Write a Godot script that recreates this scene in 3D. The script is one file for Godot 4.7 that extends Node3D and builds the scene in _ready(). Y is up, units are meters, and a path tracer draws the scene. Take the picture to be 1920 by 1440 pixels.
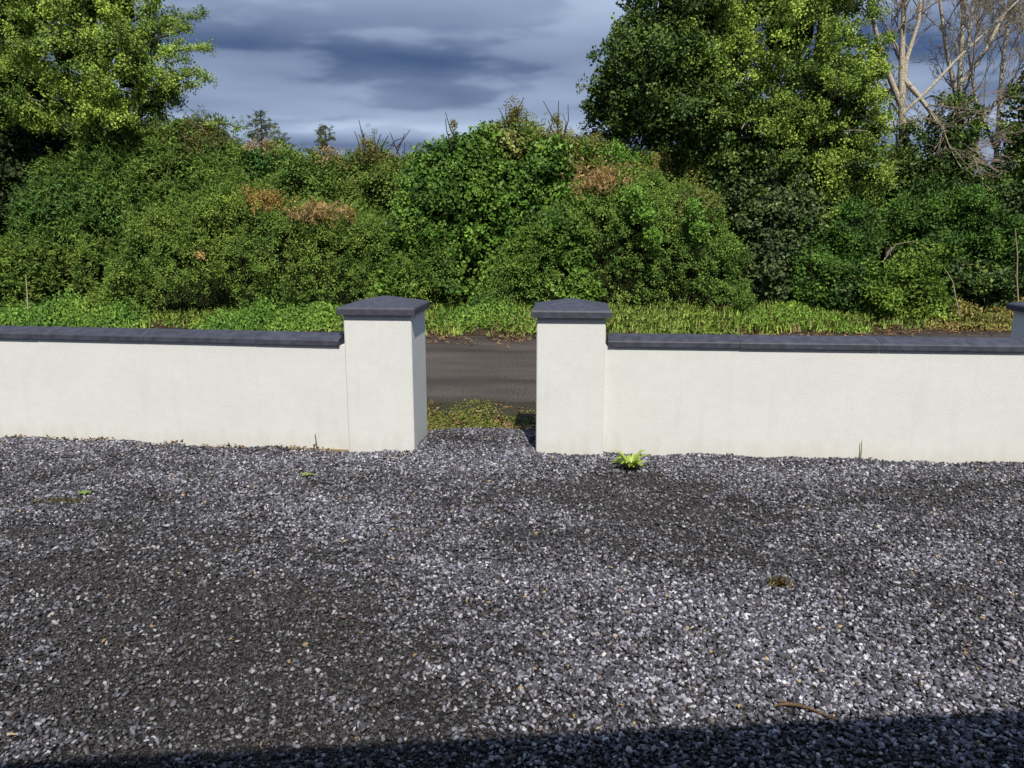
extends Node3D

var rng := RandomNumberGenerator.new()
var lumps := FastNoiseLite.new()      # soft noise of about one metre
var fine := FastNoiseLite.new()       # soft noise of a few centimetres to decimetres
var used := {}
var m_render: StandardMaterial3D
var m_slate: StandardMaterial3D
var m_stones := []
var m_leaf: StandardMaterial3D
var m_gloss: StandardMaterial3D
var m_blade: StandardMaterial3D
var m_inside: StandardMaterial3D
var m_bark: StandardMaterial3D
var m_pale_bark: StandardMaterial3D
var m_twig: StandardMaterial3D

const EYE := 1.55            # the eye above the gravel


# ---------------------------------------------------------------- naming
func numbered(called: String) -> String:
	if not used.has(called):
		used[called] = 0
		return called
	used[called] += 1
	return "%s_%03d" % [called, used[called]]

func tag(o: Node, label: String, category := "", group := "", kind := "") -> Node:
	if label: o.set_meta("label", label)
	if category: o.set_meta("category", category)
	if group: o.set_meta("group", group)
	if kind: o.set_meta("kind", kind)
	return o

func thing(called: String, label: String, category: String, at := Vector3.ZERO, turn := 0.0, group := "") -> Node3D:
	var o := Node3D.new()
	o.name = numbered(called)
	add_child(o)
	o.position = at
	o.rotation.y = turn
	tag(o, label, category, group)
	return o

func part(parent: Node, called: String, mesh: Mesh, m: Material) -> MeshInstance3D:
	var o := MeshInstance3D.new()
	o.name = numbered(called) if parent == self else called
	o.mesh = mesh
	o.material_override = m
	o.cast_shadow = GeometryInstance3D.SHADOW_CASTING_SETTING_ON
	parent.add_child(o, true)
	return o

func swarm(parent: Node, called: String, mesh: Mesh, m: Material, where: Array, tints: PackedColorArray) -> MultiMeshInstance3D:
	var mm := MultiMesh.new()
	mm.transform_format = MultiMesh.TRANSFORM_3D
	mm.use_colors = true
	mm.mesh = mesh
	mm.instance_count = where.size()
	for i in where.size():
		mm.set_instance_transform(i, where[i])
		mm.set_instance_color(i, tints[i])
	var o := MultiMeshInstance3D.new()
	o.name = numbered(called) if parent == self else called
	o.multimesh = mm
	o.material_override = m
	o.set_meta("kind", "stuff")
	parent.add_child(o, true)
	return o


# ---------------------------------------------------------------- mesh helpers
func tri(st: SurfaceTool, a: Vector3, b: Vector3, c: Vector3, out: Vector3, ua := Vector2.ZERO, ub := Vector2.ZERO, uc := Vector2.ZERO) -> void:
	var n := (b - a).cross(c - a)
	if n.length_squared() < 1e-16: return
	n = n.normalized()
	if n.dot(out) > 0.0:
		var t := b; b = c; c = t
		var u := ub; ub = uc; uc = u
	else:
		n = -n
	for q in [[a, ua], [b, ub], [c, uc]]:
		st.set_normal(n)
		st.set_uv(q[1])
		st.add_vertex(q[0])

func solid(st: SurfaceTool, v: Array, faces: Array) -> void:
	var mid := Vector3.ZERO
	for p in v: mid += p / v.size()
	for f in faces:
		var c := Vector3.ZERO
		for i in f: c += v[i] / f.size()
		for k in range(1, f.size() - 1):
			var uvs := []
			for i in [f[0], f[k], f[k + 1]]:
				var p: Vector3 = v[i]
				uvs.append(Vector2(p.x + p.z, -p.y))
			tri(st, v[f[0]], v[f[k]], v[f[k + 1]], c - mid, uvs[0], uvs[1], uvs[2])

func new_st() -> SurfaceTool:
	var st := SurfaceTool.new()
	st.begin(Mesh.PRIMITIVE_TRIANGLES)
	return st

# a convex outline in (z, y) pushed along x
func prism(st: SurfaceTool, outline: Array, x0: float, x1: float) -> void:
	var v := []
	var n := outline.size()
	for p in outline: v.append(Vector3(x0, p.y, p.x))
	for p in outline: v.append(Vector3(x1, p.y, p.x))
	var faces := [range(n), range(n, 2 * n)]
	for i in n: faces.append([i, (i + 1) % n, n + (i + 1) % n, n + i])
	solid(st, v, faces)

# a box whose upright edges are cut off
func post(st: SurfaceTool, lo: Vector3, hi: Vector3, cut: float) -> void:
	var ring := [Vector2(lo.x + cut, lo.z), Vector2(hi.x - cut, lo.z), Vector2(hi.x, lo.z + cut), Vector2(hi.x, hi.z - cut), Vector2(hi.x - cut, hi.z), Vector2(lo.x + cut, hi.z), Vector2(lo.x, hi.z - cut), Vector2(lo.x, lo.z + cut)]
	var v := []
	for p in ring: v.append(Vector3(p.x, lo.y, p.y))
	for p in ring: v.append(Vector3(p.x, hi.y, p.y))
	var faces := [range(8), range(8, 16)]
	for i in 8: faces.append([i, (i + 1) % 8, 8 + (i + 1) % 8, 8 + i])
	solid(st, v, faces)

func box(st: SurfaceTool, lo: Vector3, hi: Vector3) -> void:
	prism(st, [Vector2(lo.z, lo.y), Vector2(hi.z, lo.y), Vector2(hi.z, hi.y), Vector2(lo.z, hi.y)], lo.x, hi.x)

# a tapered round limb through the given points
func tube(st: SurfaceTool, pts: Array, r0: float, r1: float, sides := 6) -> void:
	var rings := []
	for i in pts.size():
		var dir: Vector3 = (pts[min(i + 1, pts.size() - 1)] - pts[max(i - 1, 0)]).normalized()
		var a := dir.cross(Vector3(0.31, 0.2, 0.93)).normalized()
		var b := dir.cross(a)
		var r := lerpf(r0, r1, float(i) / (pts.size() - 1))
		var ring := []
		for k in sides: ring.append((a * cos(TAU * k / sides) + b * sin(TAU * k / sides)))
		rings.append([pts[i], r, ring])
	for i in pts.size() - 1:
		for k in sides:
			var j := (k + 1) % sides
			var n := [rings[i][2][k], rings[i][2][j], rings[i + 1][2][j], rings[i + 1][2][k]]
			var q := [rings[i][0] + n[0] * rings[i][1], rings[i][0] + n[1] * rings[i][1], rings[i + 1][0] + n[2] * rings[i + 1][1], rings[i + 1][0] + n[3] * rings[i + 1][1]]
			for o in [[0, 2, 1], [0, 3, 2]]:
				for w in o:
					st.set_normal(n[w])
					st.set_uv(Vector2(float(k) / sides, i))
					st.add_vertex(q[w])

# a bumpy ball of unit radius
func pebble_mesh(seed_: int, rough: float, detail: int) -> ArrayMesh:
	var s := SphereMesh.new()
	s.radius = 1.0
	s.height = 2.0
	s.radial_segments = 6 + detail * 2
	s.rings = 3 + detail
	var a := s.get_mesh_arrays()
	var v: PackedVector3Array = a[Mesh.ARRAY_VERTEX]
	var nz := FastNoiseLite.new()
	nz.seed = seed_
	nz.frequency = 0.75
	for i in v.size():
		v[i] *= 1.0 + rough * nz.get_noise_3dv(v[i] * 1.3)
	a[Mesh.ARRAY_VERTEX] = v
	var st := SurfaceTool.new()
	st.create_from_arrays(a)
	st.generate_normals()
	return st.commit()

# one leaf: a folded kite, with its own tint in the vertex colours
func leaf(v: PackedVector3Array, n: PackedVector3Array, c: PackedColorArray, at: Vector3, along: Vector3, face: Vector3, long: float, wide: float, tint: float, fold := 0.25) -> void:
	var side := along.cross(face).normalized()
	face = side.cross(along).normalized()
	var tip := at + along * long
	var l := at + along * long * 0.45 + side * wide * 0.5 + face * wide * fold
	var r := at + along * long * 0.45 - side * wide * 0.5 + face * wide * fold
	var nl := (face - side * fold * 1.6).normalized()
	var nr := (face + side * fold * 1.6).normalized()
	for q in [[at, nl], [tip, nl], [l, nl], [at, nr], [r, nr], [tip, nr]]:
		v.append(q[0])
		n.append(q[1])
		c.append(Color(tint, tint, tint))

func from_arrays(v: PackedVector3Array, n: PackedVector3Array, c: PackedColorArray) -> ArrayMesh:
	var a := []
	a.resize(Mesh.ARRAY_MAX)
	a[Mesh.ARRAY_VERTEX] = v
	a[Mesh.ARRAY_NORMAL] = n
	a[Mesh.ARRAY_COLOR] = c
	var m := ArrayMesh.new()
	m.add_surface_from_arrays(Mesh.PRIMITIVE_TRIANGLES, a)
	return m

func anyway() -> Vector3:
	return Vector3(rng.randfn(), rng.randfn(), rng.randfn()).normalized()

# a tuft of leaves that grows along +y
func tuft(count: int, radius: float, long: float, wide: float, splay: float) -> ArrayMesh:
	var v := PackedVector3Array()
	var n := PackedVector3Array()
	var c := PackedColorArray()
	for i in count:
		var p := anyway() * radius * pow(rng.randf(), 0.45)
		p.y = p.y * 0.75
		var face := (Vector3.UP * 0.9 + p / radius * 0.5 + anyway() * splay).normalized()
		var along := (anyway() + Vector3.UP * 0.25 + p / radius * 0.7).normalized()
		if absf(along.dot(face)) > 0.9: along = anyway()
		leaf(v, n, c, p, along, face, long * rng.randf_range(0.7, 1.25), wide * rng.randf_range(0.7, 1.2), rng.randf_range(0.65, 1.25))
	return from_arrays(v, n, c)

# a flat feathery spray that grows along +y
func spray(length: float, count: int, wide: float) -> ArrayMesh:
	var v := PackedVector3Array()
	var n := PackedVector3Array()
	var c := PackedColorArray()
	for i in count:
		var t := float(i) / count
		var s := 1.0 if i % 2 == 0 else -1.0
		var at := Vector3(0, length * t, sin(t * 2.5) * 0.03)
		var along := Vector3(s * 0.75, 0.75, rng.randf_range(-0.5, 0.5)).normalized()
		leaf(v, n, c, at, along, Vector3(0, 0.3, 1) + anyway() * 0.45, length * 0.55 * (1.1 - t), wide, rng.randf_range(0.7, 1.2), 0.1)
	return from_arrays(v, n, c)

# a tuft of thin blades, grass or dry stalks
func blades(count: int, tall: float, wide: float, spread: float) -> ArrayMesh:
	var v := PackedVector3Array()
	var n := PackedVector3Array()
	var c := PackedColorArray()
	for i in count:
		var a := rng.randf() * TAU
		var out := Vector3(cos(a), 0, sin(a))
		var foot := out * spread * rng.randf()
		var h := tall * rng.randf_range(0.5, 1.15)
		var lean := rng.randf_range(0.1, 0.75)
		var mid := foot + Vector3.UP * h * 0.6 + out * h * lean * 0.3
		var tip := foot + Vector3.UP * h * (1.05 - lean * 0.4) + out * h * lean
		var side := out.cross(Vector3.UP) * wide * 0.5
		var f := (out + Vector3.UP * 0.9).normalized()
		var t := rng.randf_range(0.7, 1.2)
		for q in [foot - side, foot + side, mid - side * 0.8, foot + side, mid + side * 0.8, mid - side * 0.8, mid - side * 0.8, mid + side * 0.8, tip]:
			v.append(q)
			n.append(f)
			c.append(Color(t, t, t))
	return from_arrays(v, n, c)

func upright(y: Vector3, turn: float) -> Basis:
	y = y.normalized()
	var x := y.cross(Vector3(0.27, 0.13, 0.95)).normalized()
	var z := x.cross(y)
	return Basis(x, y, z).rotated(y, turn)


# ---------------------------------------------------------------- materials
func noise(freq: float, seed_: int, octaves := 4, kind := FastNoiseLite.TYPE_SIMPLEX_SMOOTH) -> FastNoiseLite:
	var n := FastNoiseLite.new()
	n.seed = seed_
	n.frequency = freq
	n.noise_type = kind
	n.fractal_octaves = octaves
	return n

func lin(r: float, g: float, b: float) -> Color:
	return Color(r, g, b).linear_to_srgb()

func plain(c: Color, rough: float) -> StandardMaterial3D:
	var m := StandardMaterial3D.new()
	m.albedo_color = c
	m.roughness = rough
	return m

# grey noise picture between two brightnesses, to be multiplied with a colour
func mottle(freq: float, seed_: int, lo: float, hi: float, size := 512) -> NoiseTexture2D:
	var t := NoiseTexture2D.new()
	t.width = size
	t.height = size
	t.seamless = true
	t.noise = noise(freq, seed_, 5)
	var g := Gradient.new()
	g.offsets = PackedFloat32Array([0.2, 0.8])
	g.colors = PackedColorArray([Color(lo, lo, lo), Color(hi, hi, hi)])
	t.color_ramp = g
	return t

func make_materials() -> void:
	# white roughcast: 4 m wide, 1.2 m tall, soil splashed along the foot
	var w := 1024
	var h := 512
	var im := Image.create(w, h, false, Image.FORMAT_RGB8)
	var a := noise(0.006, 5, 4)
	var b := noise(0.25, 6, 2)
	var d := noise(0.03, 7, 4)
	for y in h:
		var up := 1.0 - float(y) / h            # 0 at the foot
		for x in w:
			var k := 0.812 + 0.012 * a.get_noise_2d(x, y * 1.2) + 0.022 * b.get_noise_2d(x, y) + 0.012 * d.get_noise_2d(x, y)
			var dirt := clampf((0.115 + 0.07 * d.get_noise_2d(x * 1.3, 900.0) - up) * 9.0, 0.0, 1.0) * 0.09
			var streak := clampf(a.get_noise_2d(x * 6.0, y * 0.25) - 0.25, 0.0, 1.0) * 0.03
			k -= streak
			im.set_pixel(x, y, Color(k * 0.98 * (1.0 - dirt * 0.35), k * 0.995 * (1.0 - dirt * 0.5), k * (1.0 - dirt * 0.75)))
	m_render = plain(Color(1, 1, 1), 0.9)
	m_render.albedo_texture = ImageTexture.create_from_image(im)
	m_render.uv1_scale = Vector3(0.25, 1.0 / 1.2, 1)
	m_render.heightmap_enabled = false
	m_render.normal_enabled = true
	var nt := NoiseTexture2D.new()
	nt.width = 1024; nt.height = 512; nt.seamless = true
	nt.noise = noise(0.35, 9, 3)
	nt.as_normal_map = true
	nt.bump_strength = 4.0
	m_render.normal_texture = nt
	m_render.normal_scale = 0.14

	m_slate = plain(lin(0.053, 0.057, 0.088), 0.62)
	m_slate.albedo_texture = mottle(0.02, 11, 0.8, 1.0)
	m_slate.uv1_triplanar = true
	m_slate.uv1_world_triplanar = true
	m_slate.uv1_scale = Vector3.ONE * 1.7

	for k in [0.93, 1.0, 1.08]:
		var ms: StandardMaterial3D = m_slate.duplicate()
		ms.albedo_color = lin(0.053 * k, 0.057 * k, 0.088 * k)
		ms.albedo_texture = mottle(0.012, 70 + int(k * 100), 0.72, 1.0)
		m_stones.append(ms)
	m_leaf = plain(Color.WHITE, 0.6)
	m_leaf.metallic_specular = 0.35
	m_leaf.vertex_color_use_as_albedo = true
	m_leaf.backlight_enabled = true
	m_leaf.backlight = Color(0.5, 0.55, 0.3)
	m_gloss = m_leaf.duplicate()
	m_gloss.roughness = 0.48
	m_gloss.backlight = Color(0.3, 0.33, 0.2)
	m_blade = plain(Color.WHITE, 0.65)
	m_blade.vertex_color_use_as_albedo = true
	m_blade.backlight_enabled = true
	m_blade.backlight = Color(0.45, 0.5, 0.3)
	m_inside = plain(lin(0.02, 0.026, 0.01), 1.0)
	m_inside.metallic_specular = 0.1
	m_bark = plain(lin(0.11, 0.085, 0.06), 0.9)
	m_bark.albedo_texture = mottle(0.03, 14, 0.45, 1.0)
	m_bark.uv1_triplanar = true
	m_bark.uv1_scale = Vector3(2.5, 1.2, 2.5)
	m_pale_bark = plain(lin(0.66, 0.60, 0.48), 0.85)
	m_pale_bark.albedo_texture = mottle(0.035, 15, 0.55, 1.0)
	m_pale_bark.uv1_triplanar = true
	m_pale_bark.uv1_scale = Vector3(2.0, 1.5, 2.0)
	m_twig = plain(lin(0.25, 0.205, 0.16), 0.9)


# ---------------------------------------------------------------- the lie of the land; d is the distance in front of the house, along -z
func bump(x: float, d: float, at: Vector2, wide: float, deep: float) -> float:
	return exp(-pow((x - at.x) / wide, 2.0) - pow((d - at.y) / deep, 2.0))

func wall_d(x: float) -> float:
	if x < -0.9: return 5.154 - 0.145 * (x + 1.15)
	if x > 0.39: return 5.115 - 0.079 * (x - 0.63)
	return 5.07

func road_near(x: float) -> float: return 6.65 + 0.1 * lumps.get_noise_2d(x * 0.9, 40.0) - 0.02 * x
func road_far(x: float) -> float: return 10.65 + (0.17 * -x if x < 0.0 else 0.12 * x) + 0.18 * lumps.get_noise_2d(x * 0.6, 70.0)

func land(x: float, d: float) -> float:
	var y := 0.0
	if d < 6.4:
		var yard := 0.016 * lumps.get_noise_2d(x * 0.9, d * 1.3) + 0.008 * fine.get_noise_2d(x * 0.35, d * 0.5)
		yard += 0.018 * exp(-pow((d - wall_d(x) + 0.06) / 0.2, 2.0)) * (0.6 + 1.3 * fine.get_noise_2d(x * 0.3, 3.0))
		yard += 0.05 * bump(x, d, Vector2(-0.28, 5.5), 0.42, 0.4) + 0.03 * bump(x, d, Vector2(-0.58, 5.25), 0.18, 0.25)
		y += yard * (1.0 - smoothstep(5.7, 5.95, d))
	y -= 0.03 * smoothstep(5.65, 5.95, d)
	y += 0.03 * smoothstep(6.2, 6.8, d)
	var far := road_far(x)
	y += smoothstep(far - 0.1, far + 1.7, d) * 0.25 + 0.05 * smoothstep(far, far + 0.4, d) * (0.5 + lumps.get_noise_2d(x * 1.3, d * 1.3))
	return y

# how thickly the fresh pale stones lie, 0 to 1
func fresh(x: float, d: float) -> float:
	var f := 0.35 + 0.46 * lumps.get_noise_2d(x * 0.6 + d * 0.35 + 31.0, d * 1.3 + 11.0) + 0.34 * fine.get_noise_2d(x * 0.16 + 3.0, d * 0.3) + 0.34 * fine.get_noise_2d(x * 0.5, d * 0.75 + 7.0)
	f += 0.75 * bump(x, d, Vector2(1.09, 2.77), 0.5, 0.36) + 0.35 * bump(x, d, Vector2(2.02, 3.13), 0.4, 0.5) + 0.4 * bump(x, d, Vector2(0.99, 2.38), 0.7, 0.25)
	f += 0.35 * bump(x, d, Vector2(-0.95, 4.04), 0.45, 0.3) + 0.3 * bump(x, d, Vector2(-0.22, 5.04), 0.7, 0.4) + 0.25 * bump(x, d, Vector2(0.46, 3.03), 0.35, 0.3)
	f += 0.3 * exp(-pow((d - wall_d(x) + 0.2) / 0.3, 2.0))
	f -= 0.36 * bump(x, d, Vector2(-1.55, 3.13), 1.0, 0.7) + 0.25 * bump(x, d, Vector2(1.00, 4.04), 0.7, 0.3) + 0.3 * bump(x, d, Vector2(-1.01, 2.34), 0.8, 0.4)
	f -= 0.2 * bump(x, d, Vector2(2.14, 3.66), 0.6, 0.25)
	return clampf(f, 0.0, 1.0)

# a sheet over the land between d0 and d1, with colours
func sheet(x0: float, x1: float, nx: int, d0: Callable, d1: Callable, nd: int, lift: Callable, tint: Callable) -> ArrayMesh:
	var v := PackedVector3Array()
	var c := PackedColorArray()
	var uv := PackedVector2Array()
	var idx := PackedInt32Array()
	for i in nx + 1:
		var x := lerpf(x0, x1, float(i) / nx)
		var a: float = d0.call(x)
		var b: float = d1.call(x)
		for j in nd + 1:
			var d := lerpf(a, b, float(j) / nd)
			v.append(Vector3(x, land(x, d) + lift.call(x, d), -d))
			c.append(tint.call(x, d))
			uv.append(Vector2(x, -d))
			if i < nx and j < nd:
				var k := i * (nd + 1) + j
				for t in [k, k + 1, k + nd + 1, k + nd + 1, k + 1, k + nd + 2]: idx.append(t)
	var arr := []
	arr.resize(Mesh.ARRAY_MAX)
	arr[Mesh.ARRAY_VERTEX] = v
	arr[Mesh.ARRAY_COLOR] = c
	arr[Mesh.ARRAY_TEX_UV] = uv
	arr[Mesh.ARRAY_INDEX] = idx
	var st := SurfaceTool.new()
	st.create_from_arrays(arr)
	st.generate_normals()
	return st.commit()

func gritty(freq: float, seed_: int, lo: float, relief: float, scale: float) -> StandardMaterial3D:
	var m := plain(Color.WHITE, 0.92)
	m.vertex_color_use_as_albedo = true
	m.albedo_texture = mottle(freq, seed_, lo, 1.0, 1024)
	m.uv1_scale = Vector3.ONE * scale
	m.heightmap_enabled = true
	m.heightmap_texture = mottle(freq, seed_, 0.0, 1.0, 1024)
	m.heightmap_scale = relief
	return m


# ---------------------------------------------------------------- foliage
# palette: [colour, colour, ...]; spots: [[centre, radius, colour], ...]
func shade_of(p: Vector3, palette: Array, spots: Array) -> Color:
	var t := clampf(0.5 + 0.75 * lumps.get_noise_3dv(p * 2.0) + rng.randf_range(-0.3, 0.3), 0.0, 0.999) * (palette.size() - 1)
	var c: Color = palette[int(t)].lerp(palette[int(t) + 1], t - int(t))
	for s in spots:
		var q: Vector3 = (p - s[0]) / s[1]
		var near := q.length() + 0.5 * fine.get_noise_3dv(p * 0.5)
		if near < 1.0 and rng.randf() < 1.25 - near: c = s[2] * rng.randf_range(0.7, 1.2)
	var k := rng.randf_range(0.75, 1.25) * 2.3
	return Color(c.r * k, c.g * k, c.b * k)

func put(where: Array, tints: PackedColorArray, p: Vector3, out: Vector3, size: float, c: Color) -> void:
	where.append(Transform3D(upright(out, rng.randf() * TAU).scaled(Vector3.ONE * size), p))
	tints.append(c)

# a long clipped or grown-out hedge. prof: Vector3(x, top, depth of its front), in scene metres
func hedge(called: String, label: String, prof: Array, thick: float, per_m2: float, clump: Mesh, m: Material, palette: Array, spots := [], rough := 0.3, square := 0.6, lift := 0.25, size := 1.0, droop := 0.0) -> Node3D:
	var x0: float = prof[0].x
	var x1: float = prof[-1].x
	var xm := (x0 + x1) / 2.0
	var dm: float = prof[prof.size() / 2].z + thick * 0.36
	var base := Vector3(xm, land(xm, dm), -dm)
	var o := thing(called, label, "hedge", base)
	var tallest := 0.0
	for p in prof: tallest = maxf(tallest, p.y)
	var at := func(x: float, th: float, shrink: float) -> Array:      # [point, outward]
		var k := 0
		while k < prof.size() - 2 and prof[k + 1].x < x: k += 1
		var q: Vector3 = prof[k].lerp(prof[k + 1], clampf((x - prof[k].x) / (prof[k + 1].x - prof[k].x), 0, 1))
		var half := thick * 0.36 * clampf(pow(q.y / tallest, 0.4), 0.7, 1.0)
		var c := cos(th)
		var s := sin(th)
		var foot := land(x, q.z + 0.3) - 0.05
		var p := Vector3(x, foot + (q.y - foot) * pow(absf(s), square), -(q.z + half) + half * signf(c) * pow(absf(c), square))
		var out := Vector3(0, pow(absf(s), 2.0 - square) / maxf(q.y, 0.5) * half + 0.15, pow(absf(c), 2.0 - square) * signf(c)).normalized()
		var slope: float = (prof[k + 1].y - prof[k].y) / (prof[k + 1].x - prof[k].x)
		out = (out + Vector3(-slope * 0.35 * s, 0, 0)).normalized()
		var bulge := rough * (0.85 * lumps.get_noise_3dv(p * 1.5) + 0.5 * fine.get_noise_3dv(p * 0.32))
		return [p + out * (bulge - shrink), out]
	var where := []
	var tints := PackedColorArray()
	var count := int((x1 - x0) * (tallest * 1.15 + thick * 0.72) * per_m2 * 2.1)
	for i in count:
		var x := rng.randf_range(x0, x1)
		var along := rng.randf() * (tallest + thick)
		var th := (along / tallest) * PI * 0.36 if along < tallest else PI * 0.36 + (along - tallest) / thick * PI * 0.42
		var r: Array = at.call(x, th, rng.randf() * rng.randf() * 0.36)
		var gap := fine.get_noise_3dv(r[0] * 0.42)
		if gap < -0.2 and rng.randf() < 0.75: continue
		var out: Vector3 = (r[1] * 0.8 + Vector3.UP * (lift - droop) + anyway() * 0.5).normalized()
		put(where, tints, r[0] - base, out, size * rng.randf_range(0.7, 1.3), shade_of(r[0], palette, spots))
	# ragged shoots that grow out past the surface
	for i in int((x1 - x0) * 26):
		var r: Array = at.call(rng.randf_range(x0 + 0.1, x1 - 0.1), rng.randf_range(0.1, PI * 0.75), 0.05)
		var dir: Vector3 = (r[1] * 0.7 + Vector3.UP * rng.randf_range(0.0, 1.0) + anyway() * 0.6).normalized()
		var far := rng.randf_range(0.12, 0.38)
		var tone := rng.randf_range(0.9, 1.3)
		for k in 6:
			var p: Vector3 = r[0] + dir * far * (k / 5.0) + anyway() * 0.03
			var c := shade_of(p, palette, spots)
			put(where, tints, p - base, dir + anyway() * 0.5, size * lerpf(0.9, 0.45, k / 5.0), Color(c.r * tone, c.g * tone, c.b * tone))
	swarm(o, "foliage", clump, m, where, tints)
	# twiggy middle, so that one cannot look right through
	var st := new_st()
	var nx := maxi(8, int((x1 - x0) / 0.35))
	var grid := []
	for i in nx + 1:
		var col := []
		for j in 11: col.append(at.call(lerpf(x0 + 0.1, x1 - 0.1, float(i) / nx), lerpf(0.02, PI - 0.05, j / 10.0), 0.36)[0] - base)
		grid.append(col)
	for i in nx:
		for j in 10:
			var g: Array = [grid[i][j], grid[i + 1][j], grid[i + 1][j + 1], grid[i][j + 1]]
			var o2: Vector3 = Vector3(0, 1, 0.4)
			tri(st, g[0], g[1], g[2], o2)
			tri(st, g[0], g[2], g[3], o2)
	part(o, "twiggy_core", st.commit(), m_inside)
	return o

# crown of leaves over rounded masses. lobes: [[centre, radii], ...]
func crown(o: Node3D, called: String, lobes: Array, per_m2: float, clump: Mesh, m: Material, palette: Array, spots := [], core := 0.6, rough := 0.35, size := 1.0) -> void:
	var where := []
	var tints := PackedColorArray()
	var st := new_st()
	for l in lobes:
		var c: Vector3 = l[0]
		var r: Vector3 = l[1]
		var mean := (r.x + r.y + r.z) / 3.0
		for i in int(4.0 * PI * mean * mean * per_m2 * 0.28):
			var u := anyway()
			if u.z < -0.45: continue
			var g := c + u * r
			if fine.get_noise_3dv(g * 0.26) < -0.14: continue
			var b := 1.0 + rough * (1.2 * lumps.get_noise_3dv(g * 1.6) + 0.5 * fine.get_noise_3dv(g * 0.35)) - rng.randf() * rng.randf() * 0.4 + 0.28 * pow(rng.randf(), 4.0)
			var mid := c + u * r * b
			var buried := false
			for q in lobes:
				if q != l and ((mid - q[0]) / q[1]).length() < 0.72: buried = true
			if buried: continue
			# a bough end: a flattish cluster of tufts
			var reach := rng.randf_range(0.12, 0.3)
			var tone := rng.randf_range(0.8, 1.25)
			for n in 8:
				var p := mid + anyway() * Vector3(1.0, 0.55, 1.0) * reach * rng.randf()
				var tint := shade_of(p, palette, spots)
				put(where, tints, p - o.position, (u * 0.6 + Vector3.UP * 0.4 + anyway() * 0.6), size * rng.randf_range(0.6, 1.2), Color(tint.r * tone, tint.g * tone, tint.b * tone))
		for i in int(4.0 * PI * mean * mean * per_m2 * 0.9):
			var u := anyway()
			if u.z < -0.5 or core < 0.64 and fine.get_noise_3dv((c + u * r) * 0.22) < -0.12: continue
			var p := c + u * r * (0.62 + 0.22 * rng.randf() + rough * 0.7 * lumps.get_noise_3dv((c + u * r) * 1.6))
			put(where, tints, p - o.position, (u * 0.7 + Vector3.UP * 0.3 + anyway() * 0.6), size * rng.randf_range(0.9, 1.5), shade_of(p, palette, []) * 0.9)
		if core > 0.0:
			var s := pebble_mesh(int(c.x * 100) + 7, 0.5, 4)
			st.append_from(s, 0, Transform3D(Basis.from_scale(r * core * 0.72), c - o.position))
	swarm(o, called, clump, m, where, tints)
	var wood := new_st()
	for l in lobes:
		for n in 5:
			var u := anyway()
			u.z = absf(u.z)
			var a: Vector3 = l[0] - o.position + Vector3(0, -0.5, -0.3) * l[1]
			var e: Vector3 = l[0] - o.position + u.normalized() * l[1] * rng.randf_range(0.85, 1.12)
			tube(wood, [a, a.lerp(e, 0.5) + anyway() * 0.1 + Vector3(0, 0.08, 0), e], 0.028, 0.006, 5)
	part(o, "boughs", wood.commit(), m_twig).set_meta("kind", "stuff")
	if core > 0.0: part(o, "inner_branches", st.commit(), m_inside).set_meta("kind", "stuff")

func sprig(o: Node3D, pts: Array, r: float, bark: Material, clump: Mesh, m: Material, palette: Array, n: int, wide: float, size: float) -> void:
	var st := new_st()
	var q := []
	for p in pts: q.append(p - o.position)
	tube(st, q, r, r * 0.3, 5)
	part(o, "branch", st.commit(), bark)
	if n == 0: return
	var where := []
	var tints := PackedColorArray()
	for i in n:
		var t := pow(rng.randf(), 0.6) * (q.size() - 1.001)
		var p: Vector3 = q[int(t)].lerp(q[int(t) + 1], t - int(t)) + anyway() * wide * rng.randf()
		put(where, tints, p, Vector3.UP + anyway() * 0.7, size * rng.randf_range(0.6, 1.2), shade_of(p + o.position, palette, []))
	swarm(o, "leaf_spray", clump, m, where, tints)

# bare branching wood
func wander(a: Vector3, dir: Vector3, length: float, steps: int, bend: float) -> Array:
	var pts := [a]
	for i in steps:
		dir = (dir + anyway() * bend).normalized()
		a += dir * length / steps
		pts.append(a)
	return pts

func fork(st: SurfaceTool, from: Array, r: float, level: int, spread: float, rise: float) -> void:
	if level == 0: return
	var length := 0.0
	for i in from.size() - 1: length += from[i].distance_to(from[i + 1])
	for i in 5 if level > 1 else 3:
		var t := rng.randf_range(0.25, 1.0) * (from.size() - 1.001)
		var a: Vector3 = from[int(t)].lerp(from[int(t) + 1], t - int(t))
		var d: Vector3 = (from[int(t) + 1] - from[int(t)]).normalized()
		d = (d + anyway() * spread + Vector3.UP * rise).normalized()
		var pts := wander(a, d, length * rng.randf_range(0.35, 0.6), 4, 0.22)
		var rr := maxf(r * 0.5, 0.0045)
		tube(st, pts, rr, maxf(rr * 0.35, 0.003), 4 if level > 1 else 3)
		fork(st, pts, rr, level - 1, spread, rise)

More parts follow.
